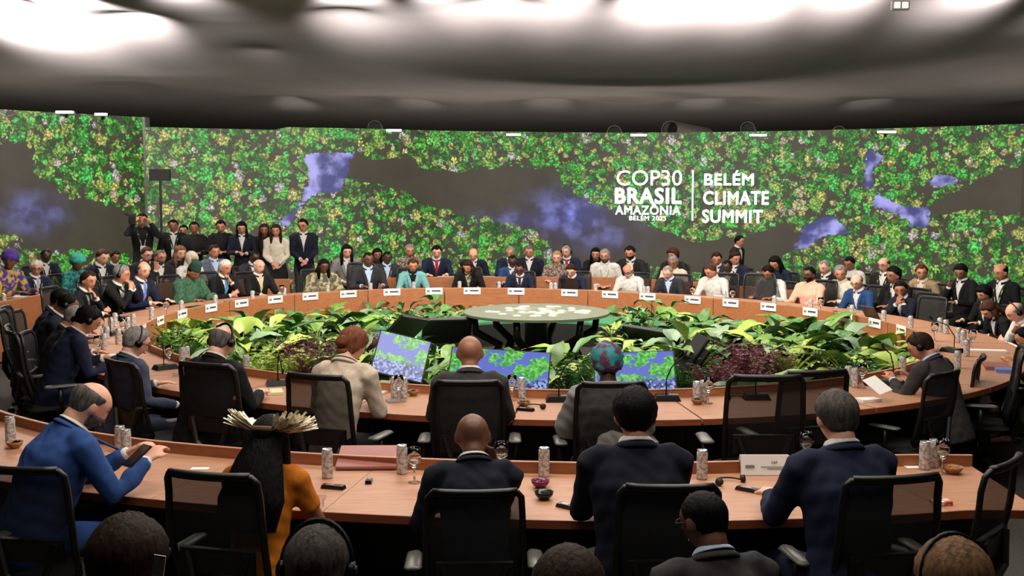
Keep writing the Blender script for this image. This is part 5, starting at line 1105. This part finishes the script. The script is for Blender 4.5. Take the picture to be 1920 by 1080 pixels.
def small_text(txt,parent,cx,z,h,m,y=-.004):
    cu=bpy.data.curves.new('t','FONT'); cu.body=txt; cu.size=1; cu.offset=.02; cu.resolution_u=2; ob=bpy.data.objects.new('t',cu); COL.objects.link(ob); me=bpy.data.meshes.new_from_object(ob.evaluated_get(bpy.context.evaluated_depsgraph_get())); bpy.data.objects.remove(ob)
    v=np.empty(len(me.vertices)*3); me.vertices.foreach_get('co',v); v=v.reshape(-1,3); mn,mx=v.min(0),v.max(0); k=h/(mx[1]-mn[1]); q=np.stack([(v[:,0]-(mn[0]+mx[0])/2)*k+cx,np.full(len(v),y),(v[:,1]-mn[1])*k],1); q=q@R1.T+V3(0,0,0); q[:,2]+=z; q[:,1]+= math.tan(.25)*(z-.055)+.0
    me.vertices.foreach_set('co',q.ravel()); me.materials.clear(); me.materials.append(m); me.update(); link('printed_letters',me,parent)
small_text('CAF',t,.05,.062,.014,INKD); MB().box((-.085,-.006,.048),(.05,.001,.016),R1).build('emblem_print',INK,t); MB().box((.05,-.006,.046),(.15,.001,.004),R1).build('small_print',INK,t); MB().box((.05,-.008,.036),(.08,.001,.004),R1).build('small_print',INK,t)
flat(1703,872,.08,.16,.002,.1,'paper_card','white card behind the navy blue suit on the front desk','paper',WHT); flat(375,879,.1,.05,.002,0,'paper_slip','small white slip on the front desk near the long black hair','paper',WHT); flat(700,737,.14,.22,.003,-.35,'paper_sheet','white sheet beside the woman in beige','paper',WHT); flat(515,737,.12,.18,.02,.3,'notebook','open cream notebook by the black suit','notebook',mat('cream_paper',lin((222,210,170)),.7)); flat(205,668,.15,.2,.003,.6,'paper_sheet','white sheet before the navy suit at left','paper',WHT)
flat(338,705,.12,.05,.02,.4,'receiver_unit','grey receiver on the table by the grey-blue suit','receiver',CANT); flat(742,753,.13,.1,.012,.4,'small_tray','shiny small tray by the woman in beige','tray',CANT); flat(1628,752,.16,.1,.02,.3,'book','white book under the paper reader','book',WHT); flat(1850,660,.35,.1,.02,-.2,'paper_stack','white paper stack on the right curve','paper',WHT); flat(1868,690,.2,.3,.03,-.3,'red_folder','red-brown folder at the right curve edge','folder',FO); flat(1890,698,.2,.12,.03,-.3,'blue_book','blue book at the right curve edge','book',cloth('tblue')); flat(1765,946,.09,.06,.02,.2,'snack_pack','red and white snack pack on the right end of the front desk','pack',mat('pack_red',lin((206,84,60)),.4,var=.5,scale=30,col2=lin((226,222,218))))
def phone(px,py,rz,lab,w=.045,d=.13):
    x,y=pxy(px,py); t=thing('receiver',lab,'receiver',(x,y,.751),rz); MB().box((0,0,.010),(w,d,.018),taper=.9).build('casing',DEV,t); MB().box((0,d*.15,.0195),(w*.6,d*.35,.002)).build('display',CANT,t); return t
phone(692,905,0,'small grey-black receiver on the front desk before the folder',.035,.075); phone(625,916,1.3,'black phone on the front desk near the feathered woman'); phone(1066,953,.9,'black receiver on the front desk left of the middle navy back'); phone(1408,922,.9,'long black receiver on the front desk before the name card',.04,.17); phone(985,770,1.2,'receiver on the near ring by the bald man in dark grey')
def loose_headset(px,py,rz,lab):
    x,y=pxy(px,py); t=thing('headset',lab,'headset',(x,y,.76),rz); MB().tube([V3(math.cos(a)*.075,math.sin(a)*.09,.004) for a in np.linspace(.2,PI-.2,14)],.005,6).build('band',black,t,smooth=True)
    for s in(-1,1): MB().tube([V3(s*.07,.01,.01),V3(s*.09,.0,.012)],.02,10).build('ear_pad',black,t,smooth=True)
loose_headset(1372,908,.5,'black headset lying on the front desk before the name card'); loose_headset(998,766,-.4,'black headset lying on the near ring by the bald man in dark grey'); loose_headset(1640,722,.4,'black headset lying before the paper reader'); loose_headset(1385,750,.2,'headset lying behind the see-through empty chair')
# held things
x,y=xat(258,5.55,.98),5.55; t=device(x,y,zat(856,5.55),.075,.15,-.7,'phone held by the man in bright blue suit','smartphone','phone',.6)
z=zat(722,8.15); x=xat(1645,8.15,z); o=MB().box((0,0,0),(.13,.18,.003)).build('paper_sheet',WHT); o.location=(x,8.15,z); o.rotation_euler=(.5,-.2,.5); tag(o,'white sheet held by the man with headset at right','paper')
z=zat(1068,2.75); x=xat(297,2.75,z); o=MB().box((0,0,0),(.03,.003,.075)).build('paper_sheet',WHT); o.location=(x,2.75,z); o.rotation_euler=(0,.15,0); tag(o,'white paper edge beside the bottom left head','paper')
# brown bag hanging on a chair at left
x,y=xat(112,9.7,.5),9.7; z=zat(735,9.7); t=thing('leather_bag','brown leather bag hanging behind the navy suit at left','bag',(x,y,z)); MB().tube([V3(0,0,-.13),V3(0,0,-.1),V3(0,0,.08),V3(0,0,.12)],[(.14,.05),(.17,.07),(.15,.06),(.1,.02)],16,side=(1,0,0)).build('bag_body',mat('brown_leather',lin((110,52,32)),.45,var=.2),t,smooth=True)
MB().tube([V3(-.09,0,.1),V3(-.06,0,.24),V3(.06,0,.24),V3(.09,0,.1)],.01,6).build('strap',mat('brown_leather',lin((110,52,32)),.45,var=.2),t,smooth=True)
